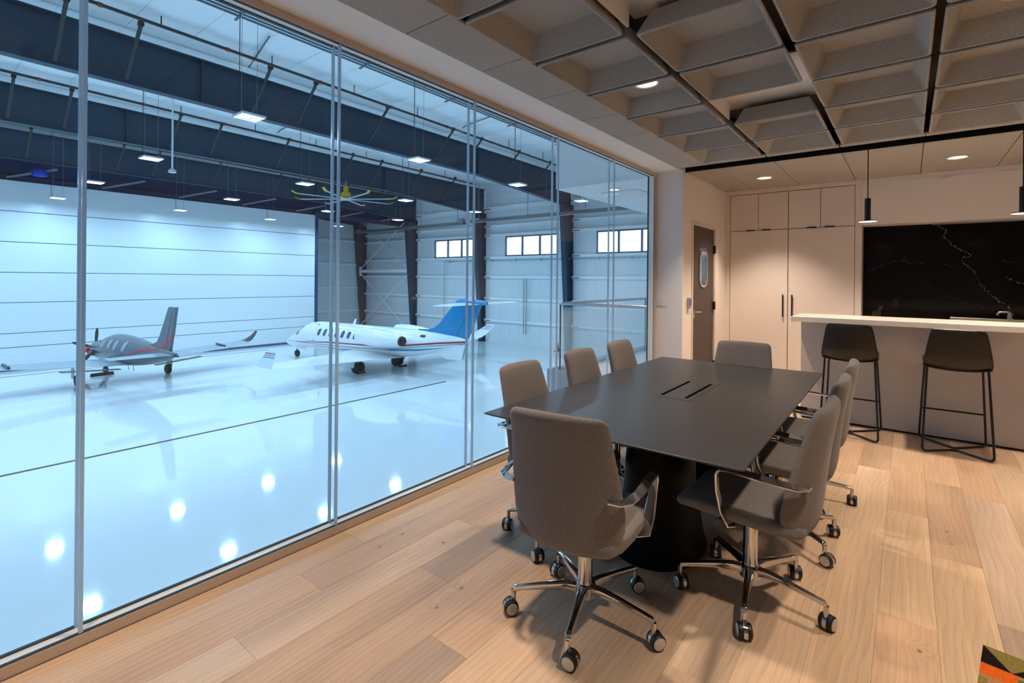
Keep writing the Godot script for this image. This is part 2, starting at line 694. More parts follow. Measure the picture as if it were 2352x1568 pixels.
const COFFER_X := [0.951, 1.609, 2.265, 2.912, 3.563, 4.213, 4.863]
func felt_ceiling():
	var c = struct_node("ceiling")
	var cm = coffer_mesh()
	for i in COFFER_X.size():
		for row in 12:
			var z = -5.452 + 0.6525 * row
			if i == 1 and (row == 2 or row == 5 or row == 8): continue
			part("coffer", cm, M.felt, c, Vector3(COFFER_X[i], CEIL, z))
	# flat felt band beside the soffit
	var zs = [-5.86, -5.47, -4.27, -3.64, -3.02, -2.39, -1.77, -1.14, -0.52, 0.10, 0.73, 1.35, 1.97, 2.59]
	for k in zs.size() - 1:
		slab("panel", [0.320, 0.650, CEIL, CEIL + 0.02, zs[k] + 0.003, zs[k + 1] - 0.003], M.felt_flat, c, 0.0015)
	slab("panel", [5.19, RX, CEIL, CEIL + 0.02, -5.86, RZ], M.felt_flat, c)
	# flat felt panels over the kitchen
	var xs = [0.336, 0.72, 1.30, 1.93, 2.58, 3.25, 3.9, 4.55, 5.2, RX]
	for k in xs.size() - 1:
		var zz = [-6.105, -6.62 - 0.17 * (k % 2), -7.30, -7.84] if k % 2 == 0 else [-6.105, -6.72, -7.45, -7.84]
		for q in 3:
			slab("panel", [xs[k] + 0.003, xs[k + 1] - 0.003, CEIL, CEIL + 0.02, zz[q] - 0.003, zz[q + 1] + 0.003], M.felt_flat, c, 0.002)
	for k in COFFER_X.size():
		slab("panel", [COFFER_X[k] - 0.322, COFFER_X[k] + 0.322, CEIL, CEIL + 0.02, -5.768, -5.858], M.felt_flat, c, 0.002)
	for row in [2, 5, 8]:
		var z = -5.452 + 0.6525 * row
		slab("plenum_board", [1.22, 2.0, CEIL + 0.185, CEIL + 0.20, z - 0.52, z + 0.42], M.white_paint, c)
		for e in [[1.262, 1.275], [1.938, 1.952]]: slab("plenum_side", [e[0], e[1], CEIL + 0.05, CEIL + 0.185, z - 0.33, z + 0.33], M.white_paint, c)
	# black slot of a folding partition between the two ceilings
	var t = struct_node("trim_3")
	slab("slot_back", [0.336, RX, CEIL + 0.10, CEIL + 0.12, -5.865, -6.10], M.black_slot, t)
	slab("slot_lip", [0.336, RX, CEIL, CEIL + 0.10, -5.860, -5.866], M.black_metal, t)
	slab("slot_lip", [0.336, RX, CEIL - 0.006, CEIL + 0.10, -6.088, -6.104], M.black_metal, t)
	slab("slot_rail", [0.336, RX, CEIL + 0.05, CEIL + 0.09, -5.93, -5.96], M.black_metal, t)
	slab("slot_rail", [0.336, RX, CEIL + 0.05, CEIL + 0.09, -6.01, -6.04], M.black_metal, t)

func glass_wall():
	var w = struct_node("window_1")
	var z1 = -5.964
	var z0 = 1.71
	# aluminium channel at floor, head and end
	slab("sill_frame", [-0.006, 0.0, 0.0, 0.043, z0, z1], M.alu, w)
	slab("sill_frame", [-0.088, -0.006, 0.0, 0.040, z0, z1], M.glazed_channel, w)
	slab("head_frame", [-0.006, 0.0, 2.715, 2.757, z0, z1], M.alu, w)
	slab("head_frame", [-0.088, -0.006, 2.719, 2.757, z0, z1], M.glazed_channel, w)
	slab("end_frame", [-0.006, 0.0, 0.0, 2.757, z1, -6.025], M.alu, w)
	slab("end_frame", [-0.085, -0.006, 0.0, 2.757, z1 + 0.012, -6.025], M.glazed_channel, w)
	slab("gasket", [-0.022, -0.006, 0.040, 0.046, z0, z1], M.gasket, w)
	slab("gasket", [-0.022, -0.006, 2.712, 2.719, z0, z1], M.gasket, w)
	slab("gasket", [-0.086, -0.070, 0.040, 0.046, z0, z1], M.gasket, w)
	slab("gasket", [-0.086, -0.070, 2.713, 2.719, z0, z1], M.gasket, w)
	slab("gasket", [-0.020, -0.005, 0.03, 2.727, z1 + 0.006, z1], M.gasket, w)
	slab("gasket", [-0.085, -0.070, 0.03, 2.727, z1 + 0.018, z1 + 0.012], M.gasket, w)
	# two skins of glass with butt joints
	var joints = [0.612, -0.489, -1.583, -2.691, -3.802, -4.903]
	var edges = [z0] + joints + [z1]
	for skin in [-0.014, -0.077]:
		for k in edges.size() - 1:
			part("pane", sheet(edges[k] - edges[k + 1] - 0.013, 2.694), M.glass, w, Vector3(skin, 1.379, (edges[k] + edges[k + 1]) / 2), Vector3(0, PI / 2, 0))
		for z in joints:
			slab("joint", [skin - 0.007, skin + 0.007, 0.040, 2.719, z - 0.0065, z + 0.0065], M.glass_joint, w)

func kitchen_wall_and_door():
	# pillar at the end of the glass and the wall with the door beyond it
	var s = span(-0.10, 0.334, 0.0, 3.05, -6.025, -6.20)
	structure("wall_pillar", s[0], M.wall_paint, s[1])
	var wl = struct_node("wall_left")
	slab("wall_section", [0.10, 0.334, 0.0, 3.05, -6.20, -6.345], M.wall_paint, wl)
	slab("wall_section", [0.10, 0.334, 2.185, 3.05, -6.345, -7.335], M.wall_paint, wl)
	slab("wall_section", [0.10, 0.334, 0.0, 3.05, -7.335, -8.30], M.wall_paint, wl)
	var d = struct_node("door_1")
	for e in [[-6.345, -6.395], [-7.285, -7.335]]:
		slab("door_frame", [0.16, 0.342, 0.0, 2.185, e[0], e[1]], M.door_frame, d, 0.003)
	slab("door_frame", [0.16, 0.342, 2.135, 2.185, -6.395, -7.285], M.door_frame, d, 0.003)
	# leaf with an oblong light cut through it (x = thickness)
	var zc = -6.84
	var hole = rounded(0.31, 0.50, 0.13, 6)
	var leaf = CSGBox3D.new()
	leaf.name = "door_leaf"
	leaf.size = Vector3(0.045, 2.125, 0.886)
	leaf.material = M.door_leaf
	d.add_child(leaf)
	leaf.position = Vector3(0.298, 1.070, zc)
	var cut = CSGPolygon3D.new()
	cut.name = "vision_cut"
	cut.operation = CSGShape3D.OPERATION_SUBTRACTION
	cut.polygon = hole
	cut.depth = 0.3
	cut.material = M.door_leaf
	leaf.add_child(cut)
	cut.transform = Transform3D(Basis(Vector3(0, 0, 1), Vector3(0, 1, 0), Vector3(-1, 0, 0)), Vector3(-0.15, 1.60 - 1.070, 0))
	# bright ring, pane
	var rings = []
	for e in [[0.0, 0.0], [0.0, 0.012], [-0.034, 0.012], [-0.034, -0.05], [-0.022, -0.05], [-0.022, 0.0]]:
		var r = PackedVector3Array()
		for p in rounded(0.345 + 2 * e[0], 0.535 + 2 * e[0], 0.145 + e[0], 6): r.append(Vector3(e[1], p.y, p.x))
		rings.append(r)
	part("vision_ring", loft(rings, false, false, 30.0, true), M.chrome, d, Vector3(0.3205, 1.60, zc))
	var pm = plate(rounded(0.30, 0.49, 0.125, 6), 0.006)
	part("vision_pane", pm, M.glass, d, Vector3(0.298, 1.60, zc), Vector3(0, PI / 2, 0))
	# lever handle on the latch side
	var hd = part("lever_handle", tube(round_path([Vector3(0, 0, 0), Vector3(0.055, 0, 0), Vector3(0.055, 0.0, -0.115)], 0.016), 0.010, 10), M.chrome, d, Vector3(0.321, 1.02, -6.465))
	part("handle_rose", lathe([[0.027, 0.0], [0.027, 0.006], [0.024, 0.010]], 20), M.chrome, hd, Vector3.ZERO, Vector3(0, 0, -PI / 2))
	part("lock_cylinder", lathe([[0.024, 0.0], [0.024, 0.008], [0.018, 0.011]], 20), M.chrome, hd, Vector3(0, -0.055, 0), Vector3(0, 0, -PI / 2))
	for y in [0.25, 1.075, 1.86]:
		slab("hinge", [0.322, 0.352, y - 0.055, y + 0.055, -7.268, -7.302], M.black_metal, d, 0.003)

func small_things():
	var t = thing("light_switch", "white double rocker light switch on the bluish pillar beside the glass", "switch", Vector3(0.076, 1.170, -6.0205))
	part("cover_plate", box(0.118, 0.128, 0.007, 0.002), M.plastic_white, t)
	for x in [-0.023, 0.023]: part("rocker", box(0.034, 0.066, 0.006, 0.0015), M.plastic_white, t, Vector3(x, 0, 0.005))
	t = thing("door_keypad", "small grey keypad with a blue screen on the wall beside the dark door", "keypad", Vector3(0.334, 1.145, -6.225))
	part("housing", box(0.032, 0.135, 0.075, 0.006), M.plastic_grey, t, Vector3(0.016, 0, 0))
	part("display", box(0.003, 0.075, 0.05), M.screen_blue, t, Vector3(0.033, 0.012, 0))
	# rug in the corner of the picture
	var v = PackedVector3Array()
	var uv = PackedVector2Array()
	for y in [0.007, 0.001]:
		for p in [Vector2(0, 0), Vector2(1.6, 0), Vector2(1.6, 2.4), Vector2(0, 2.4)]:
			v.append(Vector3(p.x, y, p.y))
			uv.append(Vector2(p.x / 0.62 + 0.0, p.y / 0.62))
	var idx = PackedInt32Array([0, 1, 2, 0, 2, 3, 4, 6, 5, 4, 7, 6])
	for j in 4:
		var k = (j + 1) % 4
		idx.append_array([j, 4 + j, k, k, 4 + j, 4 + k])
	top("woven_rug", "flat woven rug with black triangles, olive and orange on the oak floor", "rug", make(v, idx, 30.0, uv), M.kilim, Vector3(2.712, 0, -2.685), Vector3(0, -0.14, 0))

# ---------------------------------------------------------------- kitchen
func kitchen():
	var zf = -7.836
	# white surround of the tall units and the niche
	var s = struct_node("trim_4")
	slab("crown", [0.334, 2.0, 2.683, CEIL, zf + 0.014, zf - 0.30], M.cabinet, s, 0.002)
	slab("side_filler", [0.334, 0.396, 0.0, 2.683, zf + 0.004, zf - 0.30], M.cabinet, s)
	slab("side_panel", [1.930, 2.0, 0.0, 2.683, zf + 0.008, -8.18], M.cabinet, s, 0.002)
	slab("bulkhead", [2.0, RX, 2.155, 2.685, zf, -8.19], M.wall_paint, s)
	slab("bulkhead_band", [2.0, RX, 2.685, CEIL, zf - 0.008, -8.19], M.wall_paint, s)
	slab("hood_grille", [2.70, 3.62, 2.143, 2.156, -8.02, -8.17], M.plastic_grey, s)
	for k in 2:
		var x0 = [0.398, 1.163][k]
		var x1 = [1.161, 1.928][k]
		var t = thing("tall_cabinet", ["white tall cupboard next to the door wall, black bar handle on its right edge", "white tall cupboard beside the black marble niche, black bar handle on its left edge"][k], "cabinet", Vector3((x0 + x1) / 2, 0, zf), 0, "tall kitchen cupboards")
		var w = x1 - x0
		part("body", box(w, 2.145, 0.33), M.cabinet, t, Vector3(0, 1.0725, -0.19))
		var d = part("door", box(w - 0.008, 2.067, 0.022, 0.0025), M.cabinet, t, Vector3(0, 0.08 + 1.035, -0.008))
		var hx = (w / 2 - 0.055) * [1, -1][k]
		var h = part("handle", box(0.016, 0.31, 0.014, 0.003), M.black_metal, d, Vector3(hx, -0.03, 0.043))
		h.name = "handle"
		for y in [-0.13, 0.13]: part("handle_post", box(0.010, 0.012, 0.034), M.black_metal, d, Vector3(hx, -0.03 + y, 0.024))
		part("plinth", box(w, 0.07, 0.02), M.black_metal, t, Vector3(0, 0.035, -0.05))
		var u = thing("wall_cabinet", ["pair of white top cupboards above the left tall cupboard", "pair of white top cupboards above the right tall cupboard"][k], "cabinet", Vector3((x0 + x1) / 2, 2.150, zf), 0, "top kitchen cupboards")
		part("body", box(w, 0.53, 0.33), M.cabinet, u, Vector3(0, 0.265, -0.19))
		for q in [-1, 1]:
			var dd = part("door", box(w / 2 - 0.007, 0.517, 0.022, 0.0025), M.cabinet, u, Vector3(q * w / 4, 0.266, -0.008))
			part("edge_pull", box(0.112, 0.014, 0.030, 0.003), M.black_metal, dd, Vector3(-q * 0.085, -0.262, 0.018))
	# black marble splashback
	var mv = PackedVector3Array()
	var uv = PackedVector2Array()
	for z in [0.0, -0.02]:
		for p in [[2.0, 0.9], [4.0, 0.9], [4.0, 2.155], [2.0, 2.155]]:
			mv.append(Vector3(p[0], p[1], -8.165 + z))
			uv.append(Vector2((p[0] - 2.0) / 2.0, (2.155 - p[1]) / 1.255))
	var idx = PackedInt32Array([0, 1, 2, 0, 2, 3, 4, 6, 5, 4, 7, 6])
	for j in 4:
		var k = (j + 1) % 4
		idx.append_array([j, 4 + j, k, k, 4 + j, 4 + k])
	var sp = top("splashback", "black marble splashback with white veins in the kitchen niche", "splashback", make(mv, idx, 30.0, uv), M.marble)
	slab("socket", [2.315, 2.375, 1.09, 1.20, -8.164, -8.158], M.black_metal, sp)
	# rear counter (mostly hidden behind the island)
	var t2 = thing("base_cabinet", "white low kitchen unit behind the island below the black marble", "cabinet", Vector3(3.1, 0, -7.86))
	part("body", box(2.19, 0.79, 0.56), M.cabinet, t2, Vector3(0, 0.475, 0))
	part("plinth", box(2.19, 0.08, 0.50), M.black_metal, t2, Vector3(0, 0.04, -0.02))
	for k in 4:
		part("door", box(0.53, 0.77, 0.02, 0.002), M.cabinet, t2, Vector3(-0.8212 + 0.5475 * k, 0.475, 0.29))
	top("rear_worktop", "dark worktop with a steel front edge below the black marble", "worktop", box(2.20, 0.035, 0.60, 0.002), M.black_metal, Vector3(3.103, 0.889, -7.86))
	var sink = thing("kitchen_sink", "stainless steel sink edge just above the island top on the right", "sink", Vector3(3.25, 0.907, -7.78))
	part("rim", box(0.80, 0.012, 0.42, 0.003), M.steel, sink, Vector3(0, 0.006, 0))
	part("splash_ledge", box(0.80, 0.12, 0.012, 0.003), M.steel, sink, Vector3(0, 0.066, 0.205))
	var fa = thing("kitchen_tap", "dark steel kitchen tap with a bent spout right of the marble vein", "tap", Vector3(3.385, 0.907, -8.04))
	part("body", lathe([[0.03, 0.0], [0.03, 0.01], [0.024, 0.015], [0.024, 0.15], [0.020, 0.17]], 20), M.steel, fa)
	part("spout", tube(round_path([Vector3(0, 0.15, 0), Vector3(0, 0.185, 0.0), Vector3(-0.09, 0.18, 0.0), Vector3(-0.10, 0.145, 0.0)], 0.02), 0.015, 12), M.steel, fa)
	var kb = thing("knife_block", "dark wooden knife block with five steel-ended knives behind the island", "knife block", Vector3(2.13, 0.921, -7.98))
	part("block", bar(Vector3(0, 0.0, 0), Vector3(0.035, 0.125, 0.0), 0.10, 0.09), M.knife_wood, kb)
	for k in 5:
		var o = Vector3(0.026 + 0.014 * (k % 3) + (0.008 if k > 2 else 0.0), 0.125 - (0.035 if k > 2 else 0.0), -0.03 + 0.03 * (k % 3))
		var kn = part("knife_handle", tube([o, o + Vector3(0.036, 0.062, 0.0)], 0.0085, 8), M.steel if k < 0 else M.exhaust, kb)
		part("knife_end", tube([o + Vector3(0.036, 0.062, 0), o + Vector3(0.039, 0.067, 0)], 0.0092, 8), M.chrome, kn)
	# island: panel block and stone top
	var isl = thing("kitchen_island", "grey-white panelled island body under the thick pale stone top", "island", Vector3(3.2, 0, -6.20))
	part("front_panel", box(3.21, 0.985, 0.04, 0.002), M.island_panel, isl, Vector3(0, 0.0175 + 0.4925, 0.173))
	part("core", box(3.20, 1.0, 0.33), M.island_panel, isl, Vector3(0, 0.512, -0.015))
	part("plinth", box(3.19, 0.016, 0.03), M.black_metal, isl, Vector3(0, 0.008, 0.165))
	top("island_top", "thick pale stone bar top overhanging the island on the stool side", "worktop", box(3.30, 0.052, 0.64, 0.003), M.quartz, Vector3(3.185, 1.041, -6.105))

# ---------------------------------------------------------------- table
func table():
	var t = thing("conference_table", "large matt black conference table with a thin top and two black pedestals", "table", Vector3(1.377, 0, -3.158), 0.014)
	# thin top with an undercut edge
	var rings = []
	for e in [[0.735, 0.0], [0.7335, 0.0015], [0.729, 0.0015], [0.718, -0.022]]:
		var r = PackedVector3Array()
		for p in rounded(1.236 + 2 * e[1] - 0.002, 2.452 + 2 * e[1] - 0.002, 0.006, 2): r.append(Vector3(p.x, e[0], p.y))
		rings.append(r)
	var tt = part("table_top", loft(rings, true, true, 25.0), M.table_top, t)
	slab("power_flap", [-0.095, 0.125, 0.7352, 0.7362, 0.30, -0.305], M.table_top, tt, 0.0003)
	for x in [-0.058, 0.084]: slab("power_slot", [x - 0.010, x + 0.010, 0.7360, 0.7366, 0.25, -0.26], M.black_slot, tt)
	for z in [0.52, -0.32]:
		var pr = []
		for e in [[0.30, 0.0], [0.30, 0.012], [0.285, 0.04], [0.235, 0.30], [0.215, 0.55], [0.225, 0.70], [0.23, 0.712]]: pr.append(ring(36, e[0] * 0.76, e[0], e[1], 2.2))
		part("pedestal", loft(pr, true, true, 30.0), M.table_base, t, Vector3(0.04, 0, z))
	part("under_beam", box(0.10, 0.06, 1.5), M.table_base, t, Vector3(0, 0.685, 0))

# ---------------------------------------------------------------- office chairs
func caster_meshes():
	var v = []
	# wheel: axis along x
	var tyre = lathe([[0.010, -0.0275], [0.0255, -0.0265], [0.0300, -0.022], [0.0310, -0.016], [0.0300, -0.009], [0.0285, -0.0075], [0.0285, 0.0075], [0.0300, 0.009], [0.0310, 0.016], [0.0300, 0.022], [0.0255, 0.0265], [0.010, 0.0275]], 28, 28.0)
	var cap = lathe([[0.001, -0.0295], [0.0215, -0.0290], [0.0245, -0.0270], [0.0245, 0.0270], [0.0215, 0.0290], [0.001, 0.0295]], 28, 28.0)
	var hood = lathe([[0.0312, -0.0078], [0.0322, -0.0078], [0.0322, 0.0078], [0.0312, 0.0078]], 28, 28.0)
	return [tyre, cap, hood]

func back_ring(y, hw, ht, zc, wrap):
	var r = PackedVector3Array()
	var n = 40
	for i in n:
		var a = TAU * i / n
		var c = cos(a)
		var s = sin(a)
		var x = hw * signf(c) * pow(absf(c), 0.62)
		var z = ht * signf(s) * pow(absf(s), 0.72)
		var q = x / 0.235
		r.append(Vector3(x, y - 0.02 * q * q * 0.4, zc + z - wrap * q * q))
	return r

func make_chair(label, fab):
	# forward is -z; the base stands at the origin
	var t = thing("office_chair", label, "chair", Vector3.ZERO, 0, "upholstered office chairs round the table")
	var rings = []
	for e in [[0.368, 0.03, 0.01, 0.2, 0.02], [0.372, 0.085, 0.024, 0.2037, 0.02], [0.384, 0.135, 0.036, 0.2087, 0.03], [0.406, 0.18, 0.044, 0.2161, 0.04], [0.441, 0.213, 0.047, 0.2248, 0.05], [0.4936, 0.231, 0.046, 0.2353, 0.058], [0.5604, 0.234, 0.042, 0.2459, 0.058], [0.6461, 0.228, 0.038, 0.2583, 0.052], [0.7319, 0.22, 0.035, 0.2719, 0.046], [0.8177, 0.211, 0.033, 0.288, 0.04], [0.8749, 0.205, 0.031, 0.3004, 0.036], [0.9015, 0.201, 0.028, 0.3066, 0.034], [0.9158, 0.193, 0.022, 0.3097, 0.033], [0.9235, 0.18, 0.012, 0.3116, 0.032], [0.9254, 0.165, 0.003, 0.3122, 0.032]]:
		rings.append(back_ring(e[0], e[1], e[2], e[3], e[4]))
	part("backrest", loft(rings, true, true, 50.0), fab, t)
	# seat pad, front lip dipping
	rings = []
	for e in [[-0.262, 0.190, 0.006, 0.428], [-0.258, 0.212, 0.020, 0.430], [-0.240, 0.226, 0.030, 0.434], [-0.18, 0.235, 0.036, 0.440], [-0.05, 0.240, 0.039, 0.438], [0.08, 0.238, 0.042, 0.432], [0.17, 0.226, 0.044, 0.428], [0.225, 0.205, 0.040, 0.426], [0.245, 0.18, 0.02, 0.424]]:
		var r = PackedVector3Array()
		for i in 36:
			var a = TAU * i / 36
			var c = cos(a)
			var s = sin(a)
			var x = e[1] * signf(c) * pow(absf(c), 0.5)
			var dip = -0.012 * (1.0 - pow(x / 0.24, 2.0)) if s > 0 else 0.0
			r.append(Vector3(x, e[3] + e[2] * signf(s) * pow(absf(s), 0.6) + dip, e[0]))
		rings.append(r)
	part("seat", loft(rings, true, true, 50.0), fab, t)
	part("mechanism", box(0.16, 0.05, 0.24, 0.012), M.black_metal, t, Vector3(0, 0.375, 0.02))
	# polished arms: flat bar from the back, bent down to the seat side
	for sd in [-1, 1]:
		var path = [Vector3(0.196, 0.622, 0.262), Vector3(0.238, 0.624, 0.257), Vector3(0.264, 0.628, 0.232), Vector3(0.276, 0.634, 0.17), Vector3(0.276, 0.640, 0.06), Vector3(0.276, 0.644, -0.020), Vector3(0.274, 0.640, -0.050), Vector3(0.270, 0.615, -0.066), Vector3(0.262, 0.54, -0.066), Vector3(0.254, 0.46, -0.050), Vector3(0.246, 0.412, -0.030), Vector3(0.19, 0.392, -0.02)]
		var wide = [0.010, 0.014, 0.017, 0.018, 0.019, 0.019, 0.019, 0.019, 0.019, 0.024, 0.027, 0.020]
		var rr = []
		var prev_s = Vector3.ZERO
		for i in path.size():
			# the frame is carried smoothly through the bend
			var d = (path[mini(i + 1, path.size() - 1)] - path[maxi(i - 1, 0)]).normalized()
			var from = Vector3(1, 0, 0) if i == 0 else prev_s
			var sv = (from - d * from.dot(d)).normalized()
			prev_s = sv
			var nv = d.cross(sv).normalized()
			var g = PackedVector3Array()
			for q in [[1, 0.4], [0.8, 1], [-0.8, 1], [-1, 0.4], [-1, -0.4], [-0.8, -1], [0.8, -1], [1, -0.4]]:
				var p = path[i] + sv * wide[i] * q[0] + nv * 0.0055 * q[1]
				g.append(Vector3(p.x * sd, p.y, p.z))
			rr.append(g)
		part("armrest", loft(rr, true, true, 40.0), M.chrome, t)
	# gas column and five-star base
	part("column", lathe([[0.044, 0.090], [0.046, 0.10], [0.046, 0.135], [0.033, 0.145], [0.0305, 0.16], [0.0305, 0.345], [0.026, 0.352], [0.026, 0.375]], 28), M.chrome, t)
	var cm = caster_meshes()
	for k in 5:
		var lr = []
		for e in [[0.030, 0.122, 0.021, 0.020], [0.08, 0.128, 0.018, 0.017], [0.17, 0.122, 0.0145, 0.013], [0.26, 0.112, 0.012, 0.011], [0.296, 0.107, 0.012, 0.011], [0.304, 0.100, 0.012, 0.010], [0.306, 0.090, 0.011, 0.008]]:
			var g = PackedVector3Array()
			for i in 10:
				var a = TAU * i / 10
				var c = cos(a)
				var s = sin(a)
				g.append(Vector3(e[0], e[1] + e[3] * signf(s) * pow(absf(s), 0.6), e[2] * signf(c) * pow(absf(c), 0.6)))
			lr.append(g)
		var lg = part("base_leg", loft(lr, true, true, 45.0), M.chrome, t, Vector3.ZERO, Vector3(0, TAU * k / 5.0, 0))
		part("caster_stem", lathe([[0.009, 0.048], [0.009, 0.062], [0.0105, 0.066], [0.0105, 0.100]], 14), M.chrome, lg, Vector3(0.302, 0, 0))
		var turn = [0.9, -0.5, 2.0, 0.3, 1.4][k]
		var off = Vector3(0.302, 0.0313, 0) + Vector3(cos(turn), 0, -sin(turn)) * 0.012
		part("caster_wheel", cm[0], M.rubber, lg, off, Vector3(PI / 2, turn, 0))
		part("caster_cap", cm[1], M.caster_cap, lg, off, Vector3(PI / 2, turn, 0))
		part("caster_hood", cm[2], M.chrome, lg, off, Vector3(PI / 2, turn, 0))
	return t

func chairs():
	var c = make_chair("grey tweed office chair at the near end of the table, its back to the camera", M.fabric)
	c.position = Vector3(1.410, 0, -1.860)
	c.rotation.y = 0.12
	var g = "upholstered office chairs round the table"
	# right side, facing the glass
	var list = [
		[Vector3(1.922, 0, -2.45), PI / 2 - 0.03, "grey tweed office chair nearest the camera on the right side of the table", -0.45],
		[Vector3(1.912, 0, -3.13), PI / 2, "grey office chair second on the right side, between its two neighbours", 0.3],
		[Vector3(1.905, 0, -3.79), PI / 2 + 0.02, "grey office chair farthest along the right side, near the bar stools", -0.15],
		[Vector3(0.965, 0, -2.37), -PI / 2 + 0.05, "brown-grey office chair nearest the camera on the glass side of the table", 0.1],
		[Vector3(0.935, 0, -3.09), -PI / 2 + 0.03, "brown-grey office chair in the middle of the glass side", -0.3],
		[Vector3(0.91, 0, -3.76), -PI / 2 + 0.02, "brown-grey office chair farthest along the glass side of the table", 0.2],
		[Vector3(1.43, 0, -4.11), PI + 0.03, "blue-grey office chair at the far end of the table, facing the camera", 0.0]]
	for e in list:
		var d = dup(c, e[0], e[1], e[2], g)
		# the star bases swivel on their own
		for o in d.get_children():
			if String(o.name).begins_with("base_leg"): o.rotation.y += e[3]
	for o in c.get_children():
		if String(o.name).begins_with("base_leg"): o.rotation.y -= 0.12

# ---------------------------------------------------------------- bar stools
func stools():
	var t = thing("bar_stool", "dark leather bar stool nearer the tall cupboards, black wire legs", "stool", Vector3(2.055, 0, -5.68), 0.0, "leather bar stools at the island")
	# bent leather shell: rows from the front of the seat to the top of the back
	var rows = [[-0.235, 0.742, 0.195, 0.0], [-0.22, 0.757, 0.205, 0.004], [-0.12, 0.752, 0.212, 0.018], [0.0, 0.740, 0.214, 0.026], [0.10, 0.732, 0.214, 0.030], [0.165, 0.735, 0.212, 0.030], [0.20, 0.765, 0.208, 0.026], [0.215, 0.83, 0.200, 0.018], [0.228, 0.91, 0.187, 0.012], [0.238, 0.99, 0.173, 0.006], [0.242, 1.022, 0.164, 0.003], [0.243, 1.034, 0.150, 0.0]]
	var rings = []
	for i in rows.size():
		var e = rows[i]
		var a = rows[maxi(i - 1, 0)]
		var b = rows[mini(i + 1, rows.size() - 1)]
		var d = Vector3(0, b[1] - a[1], b[0] - a[0]).normalized()
		var n = Vector3(0, d.z, -d.y)
		var th = 0.013 if i > 0 and i < rows.size() - 1 else 0.005
		var g = PackedVector3Array()
		for k in 22:
			var u = (k / 10.0) * 2.0 - 1.0 if k < 11 else 1.0 - ((k - 11) / 10.0) * 2.0
			var sd = 1.0 if k < 11 else -1.0
			var edge = 1.0 - 0.6 * pow(absf(u), 6.0)
			var p = Vector3(u * e[2], e[1], e[0]) - n * e[3] * (1.0 - u * u) + n * sd * th * edge
			g.append(p)
		rings.append(g)
	part("seat_shell", loft(rings, true, true, 48.0), M.black_leather, t)
	var pipe = []
	for i in range(5, rows.size()): pipe.append(Vector3(-rows[i][2], rows[i][1], rows[i][0]))
	for i in range(rows.size() - 1, 4, -1): pipe.append(Vector3(rows[i][2], rows[i][1], rows[i][0]))
	part("piping", tube(pipe, 0.0075, 6), M.black_metal, t)
	var hem = []
	for k in 9:
		var u = k / 4.0 - 1.0
		hem.append(Vector3(u * 0.211, 0.722 - 0.022 * (1.0 - u * u), 0.180))
	part("piping", tube(hem, 0.009, 6), M.black_metal, t)
	part("seam", tube([Vector3(0, 0.768, 0.226), Vector3(0, 0.83, 0.240), Vector3(0, 0.91, 0.250), Vector3(0, 0.99, 0.256), Vector3(0, 1.02, 0.256)], 0.0025, 6), M.black_leather, t)
	for sx in [-1, 1]:
		# one bent rod per side: seat rail, two legs
		part("leg", tube(round_path([Vector3(0.190 * sx, 0.722, 0.17), Vector3(0.222 * sx, 0.010, 0.235), Vector3(0.02 * sx, 0.010, 0.045)], 0.045), 0.0085, 8), M.black_metal, t)
		part("leg", tube(round_path([Vector3(0.190 * sx, 0.735, -0.17), Vector3(0.226 * sx, 0.010, -0.262), Vector3(0.02 * sx, 0.010, -0.045)], 0.045), 0.0085, 8), M.black_metal, t)
		part("seat_rail", tube([Vector3(0.190 * sx, 0.722, 0.175), Vector3(0.190 * sx, 0.735, -0.175)], 0.0085, 8), M.black_metal, t)
	part("base_link", box(0.045, 0.012, 0.10, 0.003), M.black_metal, t, Vector3(0, 0.010, 0))
	part("foot_rest", tube([Vector3(-0.2135, 0.285, -0.228), Vector3(0.2135, 0.285, -0.228)], 0.0075, 8), M.black_metal, t)
	dup(t, Vector3(2.79, 0, -5.68), 0.02, "dark leather bar stool standing alone farther right at the island", "leather bar stools at the island")

# ---------------------------------------------------------------- lamps of the room
func downlight(label, at: Vector3, energy, angle, group):
	var t = thing("downlight", label, "downlight", at, 0, group)
	part("trim_ring", loft([ring(32, 0.092, 0.092, 0.010), ring(32, 0.094, 0.094, -0.003), ring(32, 0.088, 0.088, -0.006), ring(32, 0.078, 0.078, -0.003), ring(32, 0.076, 0.076, 0.010)], false, false, 40.0, true), M.plastic_white, t)
	part("lens", disc(0.0765), M.lens_warm, t, Vector3(0, 0.004, 0))
	var l = SpotLight3D.new()
	l.name = "downlight_beam"
	l.light_color = WARM
	l.light_energy = energy
	l.spot_angle = angle
	l.spot_angle_attenuation = 0.7
	l.spot_range = 30.0
	l.spot_attenuation = 2.0
	l.light_size = 0.07
	l.shadow_enabled = true
	t.add_child(l)
	l.position = Vector3(0, -0.008, 0)
	l.rotation.x = -PI / 2

